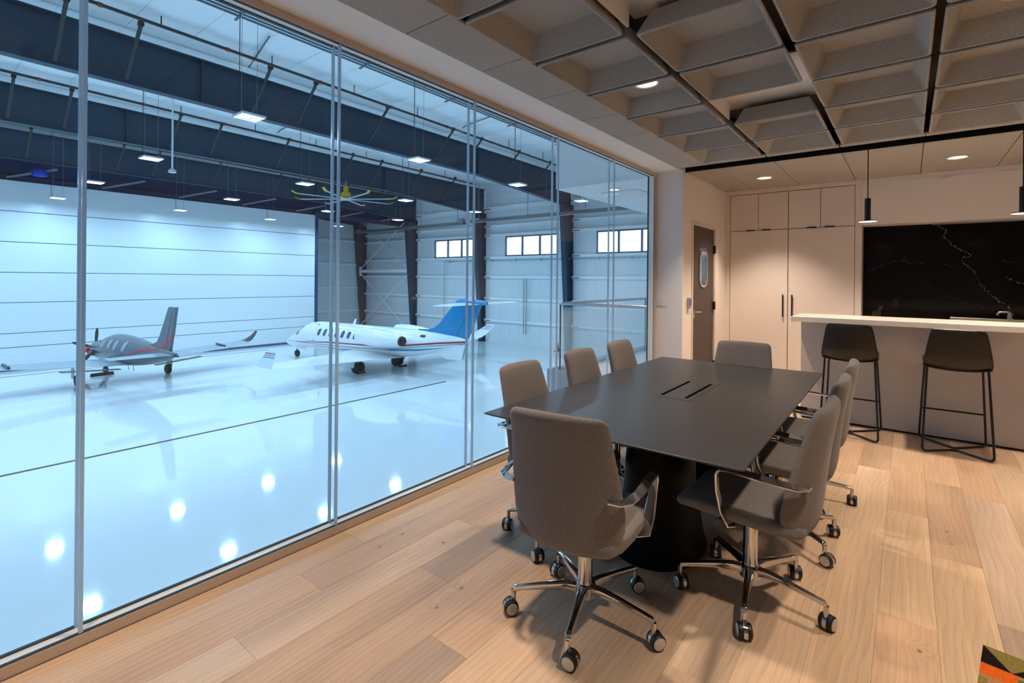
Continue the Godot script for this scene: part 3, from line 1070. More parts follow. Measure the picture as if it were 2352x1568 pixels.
const WARM := Color(1.0, 0.895, 0.79)
const DOWN_E := 6.0
func room_lamps():
	var g = "round ceiling downlights"
	var hc = CEIL + 0.1235
	var z = [-5.452, -5.452 + 0.6525 * 3, -5.452 + 0.6525 * 6, -5.452 + 0.6525 * 9]
	downlight("round downlight recessed in a felt coffer on the window side", Vector3(COFFER_X[0], hc, z[1]), DOWN_E, 41, g)
	downlight("round downlight cut by the top right corner of the photo", Vector3(COFFER_X[3], hc, z[1]), DOWN_E, 41, g)
	downlight("round downlight barely visible in the last felt coffer row on the right", Vector3(COFFER_X[3], hc, z[0]), DOWN_E, 41, g)
	var out = "round downlight in a felt coffer outside the photo, seen only as light"
	for p in [[0, 0], [0, 2], [3, 2], [0, 3], [3, 3], [6, 0], [6, 1], [6, 2]]:
		downlight(out, Vector3(COFFER_X[p[0]], hc, z[p[1]]), DOWN_E, 41, g)
	downlight("round downlight in the flat ceiling in front of the tall cupboards", Vector3(1.03, CEIL - 0.008, -6.98), DOWN_E * 1.15, 47, g)
	downlight("round downlight in the flat ceiling in front of the black marble", Vector3(2.87, CEIL - 0.008, -7.0), DOWN_E * 1.15, 47, g)
	downlight("round downlight of the kitchen beyond the right edge of the photo", Vector3(4.70, CEIL - 0.008, -7.0), DOWN_E * 1.15, 47, g)
	var lab = ["black pendant lamp with a flat disc over the left part of the island", "black pendant lamp with a flat disc cut by the right edge of the photo", "black pendant lamp over the island beyond the right edge of the photo"]
	for k in 3:
		var t = thing("pendant_lamp", lab[k], "pendant lamp", Vector3(2.155 + 1.083 * k, 0, -6.05), 0, "pendant lamps over the island")
		part("cord", tube([Vector3(0, 2.24, 0), Vector3(0, CEIL + 0.09, 0)], 0.0045, 8), M.black_metal, t)
		part("cylinder", lathe([[0.024, 2.030], [0.0255, 2.034], [0.0255, 2.243], [0.0235, 2.246], [0.004, 2.247]], 28), M.black_metal, t)
		part("disc", lathe([[0.020, 2.032], [0.072, 2.026], [0.079, 2.021], [0.079, 2.018], [0.020, 2.0181]], 36), M.black_metal, t)
		part("diffuser", disc(0.076), M.lens_pendant, t, Vector3(0, 2.0172, 0))
		var l = SpotLight3D.new()
		l.name = "pendant_beam"
		l.light_color = WARM
		l.light_energy = 1.6
		l.spot_angle = 75
		l.spot_angle_attenuation = 1.0
		l.spot_range = 20.0
		l.spot_attenuation = 2.0
		l.light_size = 0.07
		l.shadow_enabled = true
		t.add_child(l)
		l.position = Vector3(0, 2.008, 0)
		l.rotation.x = -PI / 2

# ---------------------------------------------------------------- hangar shell
const HZ0 := 13.0           # hangar wall on the left, outside the photo
const HZ1 := -32.7          # side wall with the high windows
const HX1 := -44.0          # end wall
const DX := -36.65          # big door
const FRAME_X := [-8.85, -17.65, -26.45, -35.35, -43.6]

func hangar_shell():
	var s = span(HX1 - 0.5, -0.10, HF - 0.4, HF, HZ0 + 0.5, HZ1 - 0.5)
	structure("hangar_floor", s[0], M.epoxy, s[1])
	# trench drains and saw cuts in the floor
	var t = thing("floor_drain", "long thin dark trench drain crossing the glossy white hangar floor", "drain", Vector3(-16.42, HF, -3.2))
	part("channel", box(0.12, 0.008, 30.4), M.pipe_dark, t, Vector3(0, 0.004, 0))
	t = thing("door_drain", "thin dark drain slot in the floor along the foot of the hangar door", "drain", Vector3(-34.6, HF, -6.0))
	part("channel", box(0.07, 0.008, 24.0), M.pipe_dark, t, Vector3(0, 0.004, 0))
	# roof lining: quilted panels between purlins
	var r = struct_node("hangar_roof")
	slab("deck", [HX1 - 0.5, 0.10, ROOF + 0.06, ROOF + 0.3, HZ0 + 0.5, HZ1 - 0.5], M.hangar_white, r)
	var nz = 28
	var dz = (HZ0 - HZ1) / nz
	var nx = 10
	var dx = (-0.10 - HX1) / nx
	var v = PackedVector3Array()
	var idx = PackedInt32Array()
	# a shallow pillow
	var n = 6
	for i in n + 1:
		for j in n + 1:
			var a = float(i) / n
			var b = float(j) / n
			v.append(Vector3((a - 0.5) * (dx - 0.015), 0.05 - 0.07 * pow(sin(PI * a) * sin(PI * b), 0.5), (b - 0.5) * (dz - 0.015)))
	for i in n:
		for j in n:
			var q = i * (n + 1) + j
			idx.append_array([q, q + 1, q + n + 1, q + 1, q + n + 2, q + n + 1])
	var pm = make(v, idx, 60.0, null, false)
	for i in nx:
		for k in nz:
			part("lining_panel", pm, M.hangar_lining, r, Vector3(HX1 + dx * (i + 0.5), ROOF, HZ0 - dz * (k + 0.5)))
	# walls that close the hall
	s = span(HX1 - 0.5, HX1, HF, ROOF + 0.1, HZ0, HZ1)
	structure("hangar_wall_end_core", s[0], M.hangar_white, s[1])
	s = span(HX1, 0.0, HF, ROOF + 0.1, HZ0, HZ0 + 0.4)
	structure("hangar_wall_left", s[0], M.hangar_white, s[1])
	var w = struct_node("hangar_wall_near")
	slab("wall_section", [-0.10, 0.10, HF, -0.40, HZ0, HZ1], M.hangar_white, w)
	slab("wall_section", [-0.10, 0.10, 3.35, ROOF + 0.1, HZ0, HZ1], M.hangar_white, w)
	slab("wall_section", [-0.10, 0.10, 2.76, 3.35, -6.20, HZ1], M.hangar_white, w)
	slab("wall_section", [-0.10, 0.10, -0.40, 3.35, HZ0, RZ + 0.2], M.hangar_white, w)
	slab("wall_section", [-0.10, 0.0, -0.02, 2.757, RZ, 1.71], M.hangar_white, w)
	slab("wall_section", [-0.10, 0.10, -0.40, 2.76, -8.3, HZ1], M.hangar_white, w)
	slab("wall_section", [-0.10, 0.10, -0.02, 2.76, -7.36, -8.3], M.hangar_white, w)
	slab("wall_section", [-0.10, 0.10, -0.02, 2.76, -6.20, -6.32], M.hangar_white, w)
	slab("wall_section", [-0.10, 0.10, 2.20, 2.76, -6.32, -7.36], M.hangar_white, w)
	# big door made of horizontal leaves
	var d = struct_node("door_2")
	var ys = [HF + 0.05, -2.62, -1.83, -0.12, 1.57, 3.27, 4.98, 6.70]
	for k in 7:
		slab("door_panel", [DX - 0.16, DX, ys[k] + 0.018, ys[k + 1] - 0.018, HZ0, -22.75], M.hangar_door_white, d, 0.012)
	slab("door_core", [DX - 0.14, DX - 0.05, HF + 0.05, 6.70, HZ0, -22.75], M.window_frame_blue, d)
	slab("bottom_seal", [DX - 0.10, DX + 0.02, HF, HF + 0.16, HZ0, -22.75], M.window_frame_blue, d)
	slab("jamb", [DX - 0.3, DX + 0.05, HF, 7.0, -22.75, -23.02], M.header_blue, d)
	# dark header over the door
	var h = struct_node("door_header")
	slab("header_panel", [DX - 0.9, DX - 0.6, 6.62, ROOF, HZ0, HZ1], M.header_blue, h)
	slab("header_beam", [DX - 0.6, DX - 0.25, 6.72, 7.0, HZ0, HZ1 + 0.3], M.header_blue, h)
	for k in 9:
		var z = 4.0 - 4.2 * k
		part("header_brace", bar(Vector3(DX - 0.3, 6.85, z), Vector3(-35.6, 7.45, z - 1.9), 0.10, 0.10), M.galvanised, h)
	# end wall panels right of the door, with girts
	var e = struct_node("hangar_wall_end")
	for k in 11:
		slab("wall_panel", [HX1, HX1 + 0.06, HF, 7.45, -21.6 - 1.01 * k, -22.6 - 1.01 * k], M.hangar_white, e)
	for y in [7.35, 5.28, 2.86, 0.40, -2.0]:
		slab("girt", [HX1 + 0.06, HX1 + 0.26, y - 0.10, y + 0.10, -21.6, -32.4], M.girt, e)
	slab("end_header", [HX1, HX1 + 0.2, 7.5, ROOF, -21.6, HZ1], M.header_blue, e)

# welded frames: tapered column and deep rafter, both I sections
func i_section(a: Vector3, b: Vector3, up_a, up_b, wide, flange):
	# web between a and b, up_a / up_b reach to the other flange; returns [web, flange, flange]
	var x = Vector3(1, 0, 0)
	var out = []
	var web = []
	for p in [[a, up_a], [b, up_b]]:
		web.append(PackedVector3Array([p[0] + x * 0.012, p[0] - x * 0.012, p[0] + p[1] - x * 0.012, p[0] + p[1] + x * 0.012]))
	out.append(loft(web))
	for q in [0.0, 1.0]:
		var fl = []
		for p in [[a, up_a], [b, up_b]]:
			var c = p[0] + p[1] * q
			var nn = p[1].normalized() * flange / 2
			fl.append(PackedVector3Array([c + x * wide / 2 + nn, c - x * wide / 2 + nn, c - x * wide / 2 - nn, c + x * wide / 2 - nn]))
		out.append(loft(fl))
	return out

func hangar_frames():
	var lab = ["dark steel roof frame nearest the glass, above the window head", "dark steel roof frame, uppermost deep beam seen through the glass", "dark steel roof frame, second deep beam below the uppermost one", "dark steel roof frame just in front of the big white door", "dark steel corner frame at the far end wall beyond the big door"]
	for k in 5:
		var x = FRAME_X[k]
		var t = thing("steel_frame", lab[k], "steel frame", Vector3(x, 0, 0), 0, "portal frames of the hangar")
		var m = M.dark_steel
		var r = i_section(Vector3(0, 7.75, HZ0 - 0.2), Vector3(0, 7.62, -22.0), Vector3(0, 1.50, 0), Vector3(0, 1.58, 0), 0.36, 0.03)
		part("rafter_web", r[0], m, t)
		part("rafter_flange", r[1], m, t)
		part("rafter_flange", r[2], m, t)
		r = i_section(Vector3(0, 7.62, -22.0), Vector3(0, 6.95, HZ1 + 0.15), Vector3(0, 1.58, 0), Vector3(0, 2.2, 0), 0.36, 0.03)
		part("rafter_web", r[0], m, t)
		part("rafter_flange", r[1], m, t)
		part("rafter_flange", r[2], m, t)
		# column: outer flange upright, inner flange leaning out with height
		r = i_section(Vector3(0, HF, HZ1 + 0.06), Vector3(0, 7.1, HZ1 + 0.06), Vector3(0, 0, 0.42), Vector3(0, 0, 1.35), 0.40, 0.03)
		part("column_web", r[0], m, t)
		part("column_flange", r[1], m, t)
		part("column_flange", r[2], m, t)
		part("base_plate", box(0.55, 0.03, 0.6), m, t, Vector3(0, HF + 0.016, HZ1 + 0.28))
		for z in [-7.2, -22.0]:
			for s in [-1, 1]: part("splice_stiffener", box(0.17, 1.5, 0.05), m, t, Vector3(0.095 * s, 8.45, z))
		# flange braces up to the purlins
		if k < 4:
			for z in [2.4, 0.3, -1.5, -3.22, -4.95, -8.93, -10.75, -14.25, -18.4, -20.6, -24.0, -27.4]:
				part("flange_brace", bar(Vector3(0.20, 7.80, z), Vector3(1.62, 9.10, z), 0.10, 0.05), M.pipe_dark, t)
				part("brace_clip", box(0.16, 0.14, 0.14), M.pipe_dark, t, Vector3(1.62, 9.16, z))

func hangar_side_wall():
	var w = struct_node("hangar_wall_side")
	var wins = [[-32.8, -27.55], [-24.15, -18.88], [-15.5, -10.25]]
	var y0 = 3.36
	var y1 = 5.05
	var cuts = [HX1, -0.3]
	var x = HX1
	while x < -0.35:
		cuts.append(x)
		x += 1.07
	for e in wins: cuts.append_array(e)
	cuts.sort()
	for k in cuts.size() - 1:
		var a = cuts[k]
		var b = cuts[k + 1]
		if b - a < 0.02: continue
		var mid = (a + b) / 2
		var open = false
		for e in wins: open = open or (mid > e[0] and mid < e[1])
		for y in ([[HF, y0], [y1, ROOF + 0.1]] if open else [[HF, ROOF + 0.1]]):
			slab("wall_panel", [a + 0.005, b - 0.005, y[0], y[1], HZ1 - 0.30, HZ1], M.hangar_white, w)
			slab("panel_joint", [a - 0.006, a + 0.006, y[0], y[1], HZ1 - 0.29, HZ1 - 0.012], M.girt, w)
	# girts bay by bay, stopped short where the windows are
	for y in [7.43, 5.94, 5.16, 3.25, 1.60, -0.22, -2.08]:
		for k in 4:
			var a = FRAME_X[4 - k] + 0.22
			var b = FRAME_X[3 - k] - 0.22
			slab("girt", [a, b, y - (0.16 if y > 7 else 0.10), y + (0.16 if y > 7 else 0.10), HZ1, HZ1 + 0.26], M.girt, w)
			# stub brackets at the columns
			slab("bracket", [b - 0.02, b + 1.1, y - 0.05, y + 0.01, HZ1 + 0.2, HZ1 + 0.27], M.pipe_dark, w)
	for k in 3:
		var win = struct_node("window_%d" % (k + 2))
		var e = wins[k]
		var f = 0.11
		slab("frame_rail", [e[0], e[1], y0, y0 + f, HZ1 - 0.2, HZ1 - 0.02], M.window_frame_blue, win)
		slab("frame_rail", [e[0], e[1], y1 - f, y1, HZ1 - 0.2, HZ1 - 0.02], M.window_frame_blue, win)
		var pw = (e[1] - e[0]) / 3.0
		for q in 4:
			var xm = e[0] + pw * q
			slab("mullion", [xm - 0.055, xm + 0.055, y0 + f, y1 - f, HZ1 - 0.2, HZ1 - 0.02], M.window_frame_blue, win)
			if q < 3: slab("pane", [xm + 0.055, xm + pw - 0.055, y0 + f, y1 - f, HZ1 - 0.13, HZ1 - 0.118], M.glass, win)
	# rod bracing in the end bay
	var t = thing("wall_bracing", "pale strut with crossed brace rods on the side wall near the corner", "bracing", Vector3(0, 0, HZ1 + 0.8))
	part("strut", bar(Vector3(-43.3, 2.16, 0), Vector3(-35.5, 2.16, 0), 0.22, 0.30), M.girt, t)
	for q in [[[-43.3, 2.4], [-35.6, 7.3]], [[-43.3, 7.4], [-35.6, 2.4]], [[-43.3, 1.9], [-35.6, -3.6]], [[-43.3, -3.6], [-35.6, 1.9]]]:
		part("brace_rod", tube([Vector3(q[0][0], q[0][1], 0), Vector3(q[1][0], q[1][1], 0)], 0.045, 6), M.girt, t)
	part("gusset", box(0.25, 1.0, 0.1), M.girt, t, Vector3(-43.45, 2.16, 0))
	# conduit under the windows
	t = thing("wall_conduit", "thin grey conduit with clips running under the high windows", "conduit", Vector3(0, 0, HZ1 + 0.31))
	part("pipe", tube(round_path([Vector3(-31.1, -2.5, 0), Vector3(-31.1, 3.02, 0), Vector3(-6.0, 3.02, 0)], 0.15), 0.028, 6), M.galvanised, t)
	for k in 10: part("clip", box(0.07, 0.20, 0.07), M.galvanised, t, Vector3(-30.4 + 2.55 * k, 3.02, 0))
	for xx in [-21.9, -21.65]:
		top("downpipe", ["slim grey wall conduit, left of a close pair right of the jet tail", "slim grey wall conduit, right of a close pair right of the jet tail"][0 if xx < -21.8 else 1], "conduit", tube([Vector3(xx, -3.0, HZ1 + 0.32), Vector3(xx, 1.5, HZ1 + 0.32)], 0.035, 6), M.galvanised)

func balcony():
	var b = struct_node("balcony_slab")
	slab("slab", [-1.80, -0.10, -0.30, -0.02, -6.38, -14.0], M.hangar_white, b)
	slab("slab_edge", [-1.84, -1.80, -0.42, 0.06, -6.36, -14.0], M.galvanised, b)
	slab("slab_edge", [-1.84, -0.10, -0.42, 0.06, -6.34, -6.38], M.galvanised, b)
	var c = struct_node("balcony_ceiling")
	slab("soffit_box", [-1.92, -0.10, 2.85, 6.0, -6.66, -14.0], M.hangar_white, c)
	slab("vent_cover", [-1.50, -0.85, 2.835, 2.85, -7.35, -8.0], M.plastic_white, c)
	var r = thing("balcony_railing", "glass balcony railing with a steel handrail turning the corner outside the glass wall", "railing", Vector3(0, 0, 0))
	part("handrail", tube(round_path([Vector3(-0.12, 1.055, -6.45), Vector3(-1.68, 1.055, -6.45), Vector3(-1.68, 1.055, -13.8)], 0.04), 0.024, 10), M.steel, r)
	for p in [[-1.68, -6.45], [-0.16, -6.45], [-1.68, -8.0], [-1.68, -9.6], [-1.68, -11.2]]:
		part("post", tube([Vector3(p[0], -0.1, p[1]), Vector3(p[0], 1.05, p[1])], 0.012, 8), M.gasket, r)
	slab("glass_panel", [-1.63, -0.20, 0.06, 1.0, -6.444, -6.456], M.rail_glass, r)
	for z in [[-6.52, -7.95], [-8.05, -9.55], [-9.65, -11.15]]:
		slab("glass_panel", [-1.686, -1.674, 0.06, 1.0, z[0], z[1]], M.rail_glass, r)
	downlight("round downlight in the white ceiling of the balcony outside the glass", Vector3(-1.15, 2.838, -7.15), 3.0, 60, "balcony downlights")

# ---------------------------------------------------------------- hangar lamps and services
const COOL := Color(0.67, 0.865, 1.0)
const HANGAR_E := 20.0
func hangar_lamps():
	var xs = [-11.2, -18.85, -26.4, -33.9]
	var zs = [-6.05, -11.9, -17.65, -23.2, -0.3, 5.45]
	var rowname = ["row nearest the glass", "second row from the glass", "third row from the glass", "row nearest the hangar door"]
	var place = ["leftmost in view", "second from the left", "third from the left", "rightmost"]
	var strips = PackedVector3Array()
	var idx = PackedInt32Array()
	for q in 4:
		var x = -0.225 + 0.15 * q
		var k = strips.size()
		strips.append_array([Vector3(x - 0.028, 0, -0.28), Vector3(x + 0.028, 0, -0.28), Vector3(x + 0.028, 0, 0.28), Vector3(x - 0.028, 0, 0.28)])
		idx.append_array([k, k + 1, k + 2, k, k + 2, k + 3])
	var led = make(strips, idx, 30.0, null, false)
	var house = box(0.62, 0.06, 0.62, 0.012)
	for i in 4:
		# the third row hangs from the beam above it, the others from the roof
		var up = 2.12 if i == 2 else 3.95
		var wire = tube([Vector3(0, 0.05, 0), Vector3(0, up, 0)], 0.006, 5)
		var cord = tube([Vector3(0.05, 0.05, 0.25), Vector3(0.08, 0.5, 0.30), Vector3(0.04, 1.2, 0.27), Vector3(0.03, up, 0.26)], 0.011, 6)
		for k in 6:
			var lab = "bright hangar lamp on wires, %s of the %s" % [place[k], rowname[i]] if k < 4 else "bright hangar lamp on wires beyond the left edge of the photo"
			var t = thing("hangar_lamp", lab, "hangar lamp", Vector3(xs[i], 5.6, zs[k]), 0, "hanging lamps of the hangar")
			part("housing", house, M.plastic_white, t, Vector3(0, 0.05, 0))
			part("led_strips", led, M.led_cool, t, Vector3(0, 0.018, 0))
			for z in [-0.2, 0.2]: part("suspension_wire", wire, M.galvanised, t, Vector3(0, 0, z))
			part("power_cord", cord, M.pipe_dark, t)
			var l = AreaLight3D.new()
			l.name = "hangar_lamp_beam"
			l.light_color = COOL
			l.light_energy = HANGAR_E
			l.area_size = Vector2(0.55, 0.55)
			l.area_range = 80.0
			l.area_attenuation = 2.0
			l.shadow_enabled = true
			t.add_child(l)
			l.position = Vector3(0, -0.01, 0)
			l.rotation.x = -PI / 2

func hangar_services():
	# sprinkler mains along the frames
	var lab = ["dark sprinkler pipe with red heads below the roof, nearest the glass", "dark sprinkler pipe with red heads along the second deep beam", "dark sprinkler pipe with red heads along the beam before the door"]
	for k in 3:
		var x = [-15.75, -24.6, -33.5][k]
		var t = thing("sprinkler_pipe", lab[k], "pipe", Vector3(x, 9.2, 0), 0, "sprinkler pipes under the hangar roof")
		part("pipe", tube([Vector3(0, 0.1, 8.0), Vector3(0, -0.25, -29.5)], 0.055, 8), M.pipe_dark, t)
		for q in 9:
			var z = 3.0 - 3.45 * q
			part("coupling", lathe([[0.066, -0.06], [0.07, 0.0], [0.066, 0.06]], 10), M.sprinkler_red, t, Vector3(0, 0.1 - 0.35 * (8.0 - z) / 37.5, z), Vector3(PI / 2, 0, 0))
			part("hanger_rod", tube([Vector3(0, 0.05 - 0.35 * (8.0 - z) / 37.5, z - 1.5), Vector3(0, 0.3, z - 1.5)], 0.02, 5), M.pipe_dark, t)
	# bundle of conduits close to the glass
	var cb = thing("conduit_bundle", "bundle of four grey conduits on brackets under the roof along the window head", "conduit", Vector3(-13.2, 9.3, 0))
	for k in 4: part("conduit", tube([Vector3(-0.24 + 0.16 * k, 0.02 * k, 4.0), Vector3(-0.24 + 0.16 * k, 0.02 * k, -31.0)], 0.035, 6), M.conduit_grey, cb)
	for k in 7: part("bracket", bar(Vector3(-0.45, -0.06, 2.1 - 4.4 * k), Vector3(0.42, 0.0, 2.1 - 4.4 * k), 0.06, 0.05), M.conduit_grey, cb)
	# loose cross conduits to the lamps
	for q in [[-14.2, -8.0, -17.4, -8.6], [-13.7, -18.6, -16.2, -18.9], [-21.5, -13.2, -25.0, -13.5]]:
		top("branch_conduit", ["thin grey branch conduit bending over the uppermost beam", "thin grey branch conduit across the white roof on the right", "thin grey branch conduit over the second beam"][[-8.0, -18.6, -13.2].find(q[1])], "conduit", tube(round_path([Vector3(q[0], 9.40, q[1]), Vector3(q[2] + 0.6, 9.40, q[3]), Vector3(q[2] + 0.4, 9.32, q[3])], 0.25), 0.03, 6), M.conduit_grey)
	# hanging sensor pole
	var t = thing("sensor_pole", "white pole hanging from the roof with a small sensor at its end", "sensor", Vector3(-20.9, 0, -7.35))
	part("pole", tube([Vector3(0, 5.75, 0), Vector3(0, 9.57, 0)], 0.035, 8), M.girt, t)
	part("sensor", lathe([[0.05, 5.60], [0.14, 5.62], [0.14, 5.70], [0.05, 5.78]], 16), M.plastic_white, t)
	# big slow fan
	t = thing("ceiling_fan", "huge ceiling fan with a yellow motor and eight silver blades with yellow tips", "fan", Vector3(-26.45, 6.58, -18.97))
	part("hub", lathe([[0.30, -0.06], [0.34, 0.0], [0.30, 0.07], [0.12, 0.10]], 20), M.fan_blade, t)
	part("motor", lathe([[0.20, 0.08], [0.30, 0.14], [0.30, 0.38], [0.2, 0.46], [0.16, 0.5], [0.16, 0.82], [0.1, 0.86]], 20), M.fan_yellow, t)
	part("mount", tube([Vector3(0, 0.8, 0), Vector3(0, 1.2, 0)], 0.09, 10), M.galvanised, t)
	for k in 8:
		var a = deg_to_rad(10.0 + 45.0 * k)
		var b = part("blade", bar(Vector3(0.25, 0.0, 0), Vector3(3.0, 0.01, 0), 0.17, 0.035), M.fan_blade, t, Vector3.ZERO, Vector3(0, -a, 0))
		part("blade_tip", loft([PackedVector3Array([Vector3(2.95, 0.03, 0.09), Vector3(2.95, 0.03, -0.09), Vector3(2.95, -0.01, -0.09), Vector3(2.95, -0.01, 0.09)]), PackedVector3Array([Vector3(3.2, 0.06, 0.09), Vector3(3.2, 0.06, -0.09), Vector3(3.2, 0.02, -0.09), Vector3(3.2, 0.02, 0.09)]), PackedVector3Array([Vector3(3.42, 0.17, 0.08), Vector3(3.42, 0.17, -0.08), Vector3(3.42, 0.14, -0.08), Vector3(3.42, 0.14, 0.08)])]), M.fan_yellow, b)
	# radiant tube heaters in front of the side wall
	for k in 2:
		var x0 = [-42.0, -26.2][k]
		var x1 = [-26.6, -9.5][k]
		var h = thing("radiant_heater", ["long grey radiant tube heater near the corner of the side wall", "long grey radiant tube heater above the right high windows"][k], "heater", Vector3(0, [5.98, 6.12][k], [-30.3, -30.75][k]), 0, "radiant heaters on the side wall")
		var rg = []
		for x in [x0, x1]:
			rg.append(PackedVector3Array([Vector3(x, 0.0, 0.28), Vector3(x, 0.22, 0.12), Vector3(x, 0.22, -0.12), Vector3(x, 0.0, -0.28), Vector3(x, 0.02, -0.28), Vector3(x, 0.24, -0.13), Vector3(x, 0.24, 0.13), Vector3(x, 0.02, 0.28)]))
		part("reflector", loft(rg, true, true, 20.0), M.galvanised, h)
		for z in [-0.09, 0.09]: part("heater_tube", tube([Vector3(x0, 0.08, z), Vector3(x1, 0.08, z)], 0.05, 8), M.exhaust, h)
		for q in 4:
			var xx = lerpf(x0 + 0.8, x1 - 0.8, q / 3.0)
			part("hanger", tube([Vector3(xx, 0.22, 0), Vector3(xx, 3.2, 0)], 0.025, 6), M.galvanised, h)
			part("bracket", box(0.3, 0.05, 0.62), M.plastic_white, h, Vector3(xx, 0.25, 0))
		part("burner_box", box(0.5, 0.4, 0.4, 0.02), M.plastic_grey, h, Vector3(x1 - 0.3, 0.3, 0))
	# blue strap bundle over the door
	top("blue_strap", "blue strap bundle hanging in the dark above the big white door", "strap", lathe([[0.15, 6.95], [0.32, 7.0], [0.36, 7.15], [0.30, 7.32], [0.1, 7.4]], 12), M.strap_blue, Vector3(-35.9, 0, -5.6))
	# cone by the wall
	t = thing("floor_cone", "small dark cone on the hangar floor by the side wall", "cone", Vector3(-18.1, HF, -31.6))
	part("cone_body", lathe([[0.17, 0.03], [0.15, 0.06], [0.03, 0.68], [0.001, 0.69]], 16), M.cone_dark, t)
	part("cone_base", box(0.42, 0.035, 0.42, 0.01), M.cone_dark, t, Vector3(0, 0.018, 0))

# ---------------------------------------------------------------- aircraft (nose towards +x, ground at y = 0)
func resample(sec: Array, per = 5):
	var out = []
	for i in sec.size() - 1:
		for k in per:
			var t = float(k) / per
			var row = []
			for c in 4:
				var p0 = sec[maxi(i - 1, 0)][c]
				var p3 = sec[mini(i + 2, sec.size() - 1)][c]
				row.append(lerpf(sec[i][c], sec[i + 1][c], t) if c == 0 else maxf(cubic_interpolate(sec[i][c], sec[i + 1][c], p0, p3, t), 0.005))
			out.append(row)
	out.append(sec[sec.size() - 1])
	return out

func sec_at(rs, x):
	for i in rs.size() - 1:
		if x <= rs[i][0] and x >= rs[i + 1][0]:
			var t = (rs[i][0] - x) / maxf(rs[i][0] - rs[i + 1][0], 1e-6)
			return [x, lerpf(rs[i][1], rs[i + 1][1], t), lerpf(rs[i][2], rs[i + 1][2], t), lerpf(rs[i][3], rs[i + 1][3], t)]
	return rs[rs.size() - 1]

func fuselage(rs):
	var rings = []
	for e in rs:
		var g = PackedVector3Array()
		for i in 32:
			var a = TAU * i / 32
			g.append(Vector3(e[0], e[1] + e[3] * sin(a), e[2] * cos(a)))
		rings.append(g)
	return loft(rings, true, true, 60.0)

func skin_point(rs, x, h, side, off):
	var e = sec_at(rs, x)
	var q = clampf((h - e[1]) / e[3], -0.98, 0.98)
	return Vector3(x, h + off * q, side * (e[2] * sqrt(1.0 - q * q) + off))

# a panel of the skin with the given outline (x, height), slightly proud
func skin_panel(rs, outline: PackedVector2Array, side, off):
	var v = PackedVector3Array()
	var idx = PackedInt32Array()
	var n = outline.size()
	var c = Vector2.ZERO
	for p in outline: c += p
	c /= n
	for e in [[1.0, -0.02], [1.0, off], [0.66, off], [0.33, off]]:
		for p in outline:
			var q = c.lerp(p, e[0])
			v.append(skin_point(rs, q.x, q.y, side, e[1]))
	v.append(skin_point(rs, c.x, c.y, side, off))
	for r in 3:
		for j in n:
			var k = (j + 1) % n
			var a = r * n
			var b = (r + 1) * n
			idx.append_array([a + j, b + j, a + k, a + k, b + j, b + k] if side > 0 else [a + j, a + k, b + j, a + k, b + k, b + j])
	for j in n:
		var k = (j + 1) % n
		idx.append_array([3 * n + j, 4 * n, 3 * n + k] if side > 0 else [3 * n + j, 3 * n + k, 4 * n])
	return make(v, idx, 50.0, null, false)

# a painted band along the fuselage: rows of [x, low, high]
func skin_band(rs, rows: Array, side, off):
	var v = PackedVector3Array()
	var idx = PackedInt32Array()
	var fine = []
	for i in rows.size() - 1:
		for k in 6:
			var t = k / 6.0
			fine.append([lerpf(rows[i][0], rows[i + 1][0], t), lerpf(rows[i][1], rows[i + 1][1], t), lerpf(rows[i][2], rows[i + 1][2], t)])
	fine.append(rows[rows.size() - 1])
	for e in fine:
		for q in [[0.0, -0.02], [0.0, off], [0.5, off], [1.0, off], [1.0, -0.02]]:
			v.append(skin_point(rs, e[0], lerpf(e[1], e[2], q[0]), side, q[1]))
	for i in fine.size() - 1:
		for j in 4:
			var a = i * 5 + j
			idx.append_array([a, a + 5, a + 1, a + 1, a + 5, a + 6] if side < 0 else [a, a + 1, a + 5, a + 1, a + 6, a + 5])
	return make(v, idx, 50.0, null, false)

# stations: [leading x, trailing x, y, z, thickness, (optional) lean of the section outwards]
func wing(st: Array):
	var rings = []
	for e in st:
		var g = PackedVector3Array()
		var c = e[0] - e[1]
		var lean = e[5] if e.size() > 5 else 0.0
		for q in [[0.0, 0.0], [0.03, 0.5], [0.15, 0.95], [0.4, 1.0], [0.75, 0.5], [1.0, 0.04], [1.0, -0.04], [0.75, -0.25], [0.4, -0.6], [0.15, -0.6], [0.03, -0.35]]:
			var th = q[1] * e[4] * 0.5
			g.append(Vector3(e[0] - c * q[0], e[2] + th * (1.0 - absf(lean)), e[3] - th * lean))
		rings.append(g)
	return loft(rings, true, true, 50.0)

func wheel(r, w):
	return lathe([[r * 0.45, -w / 2], [r * 0.85, -w / 2], [r * 0.97, -w * 0.36], [r, -w * 0.15], [r, w * 0.15], [r * 0.97, w * 0.36], [r * 0.85, w / 2], [r * 0.45, w / 2]], 28)

func rim(r, w):
	return lathe([[0.01, -w * 0.44], [r * 0.2, -w * 0.5], [r * 0.48, -w * 0.46], [r * 0.52, -w * 0.52], [r * 0.52, w * 0.52], [r * 0.48, w * 0.46], [r * 0.2, w * 0.5], [0.01, w * 0.44]], 20)

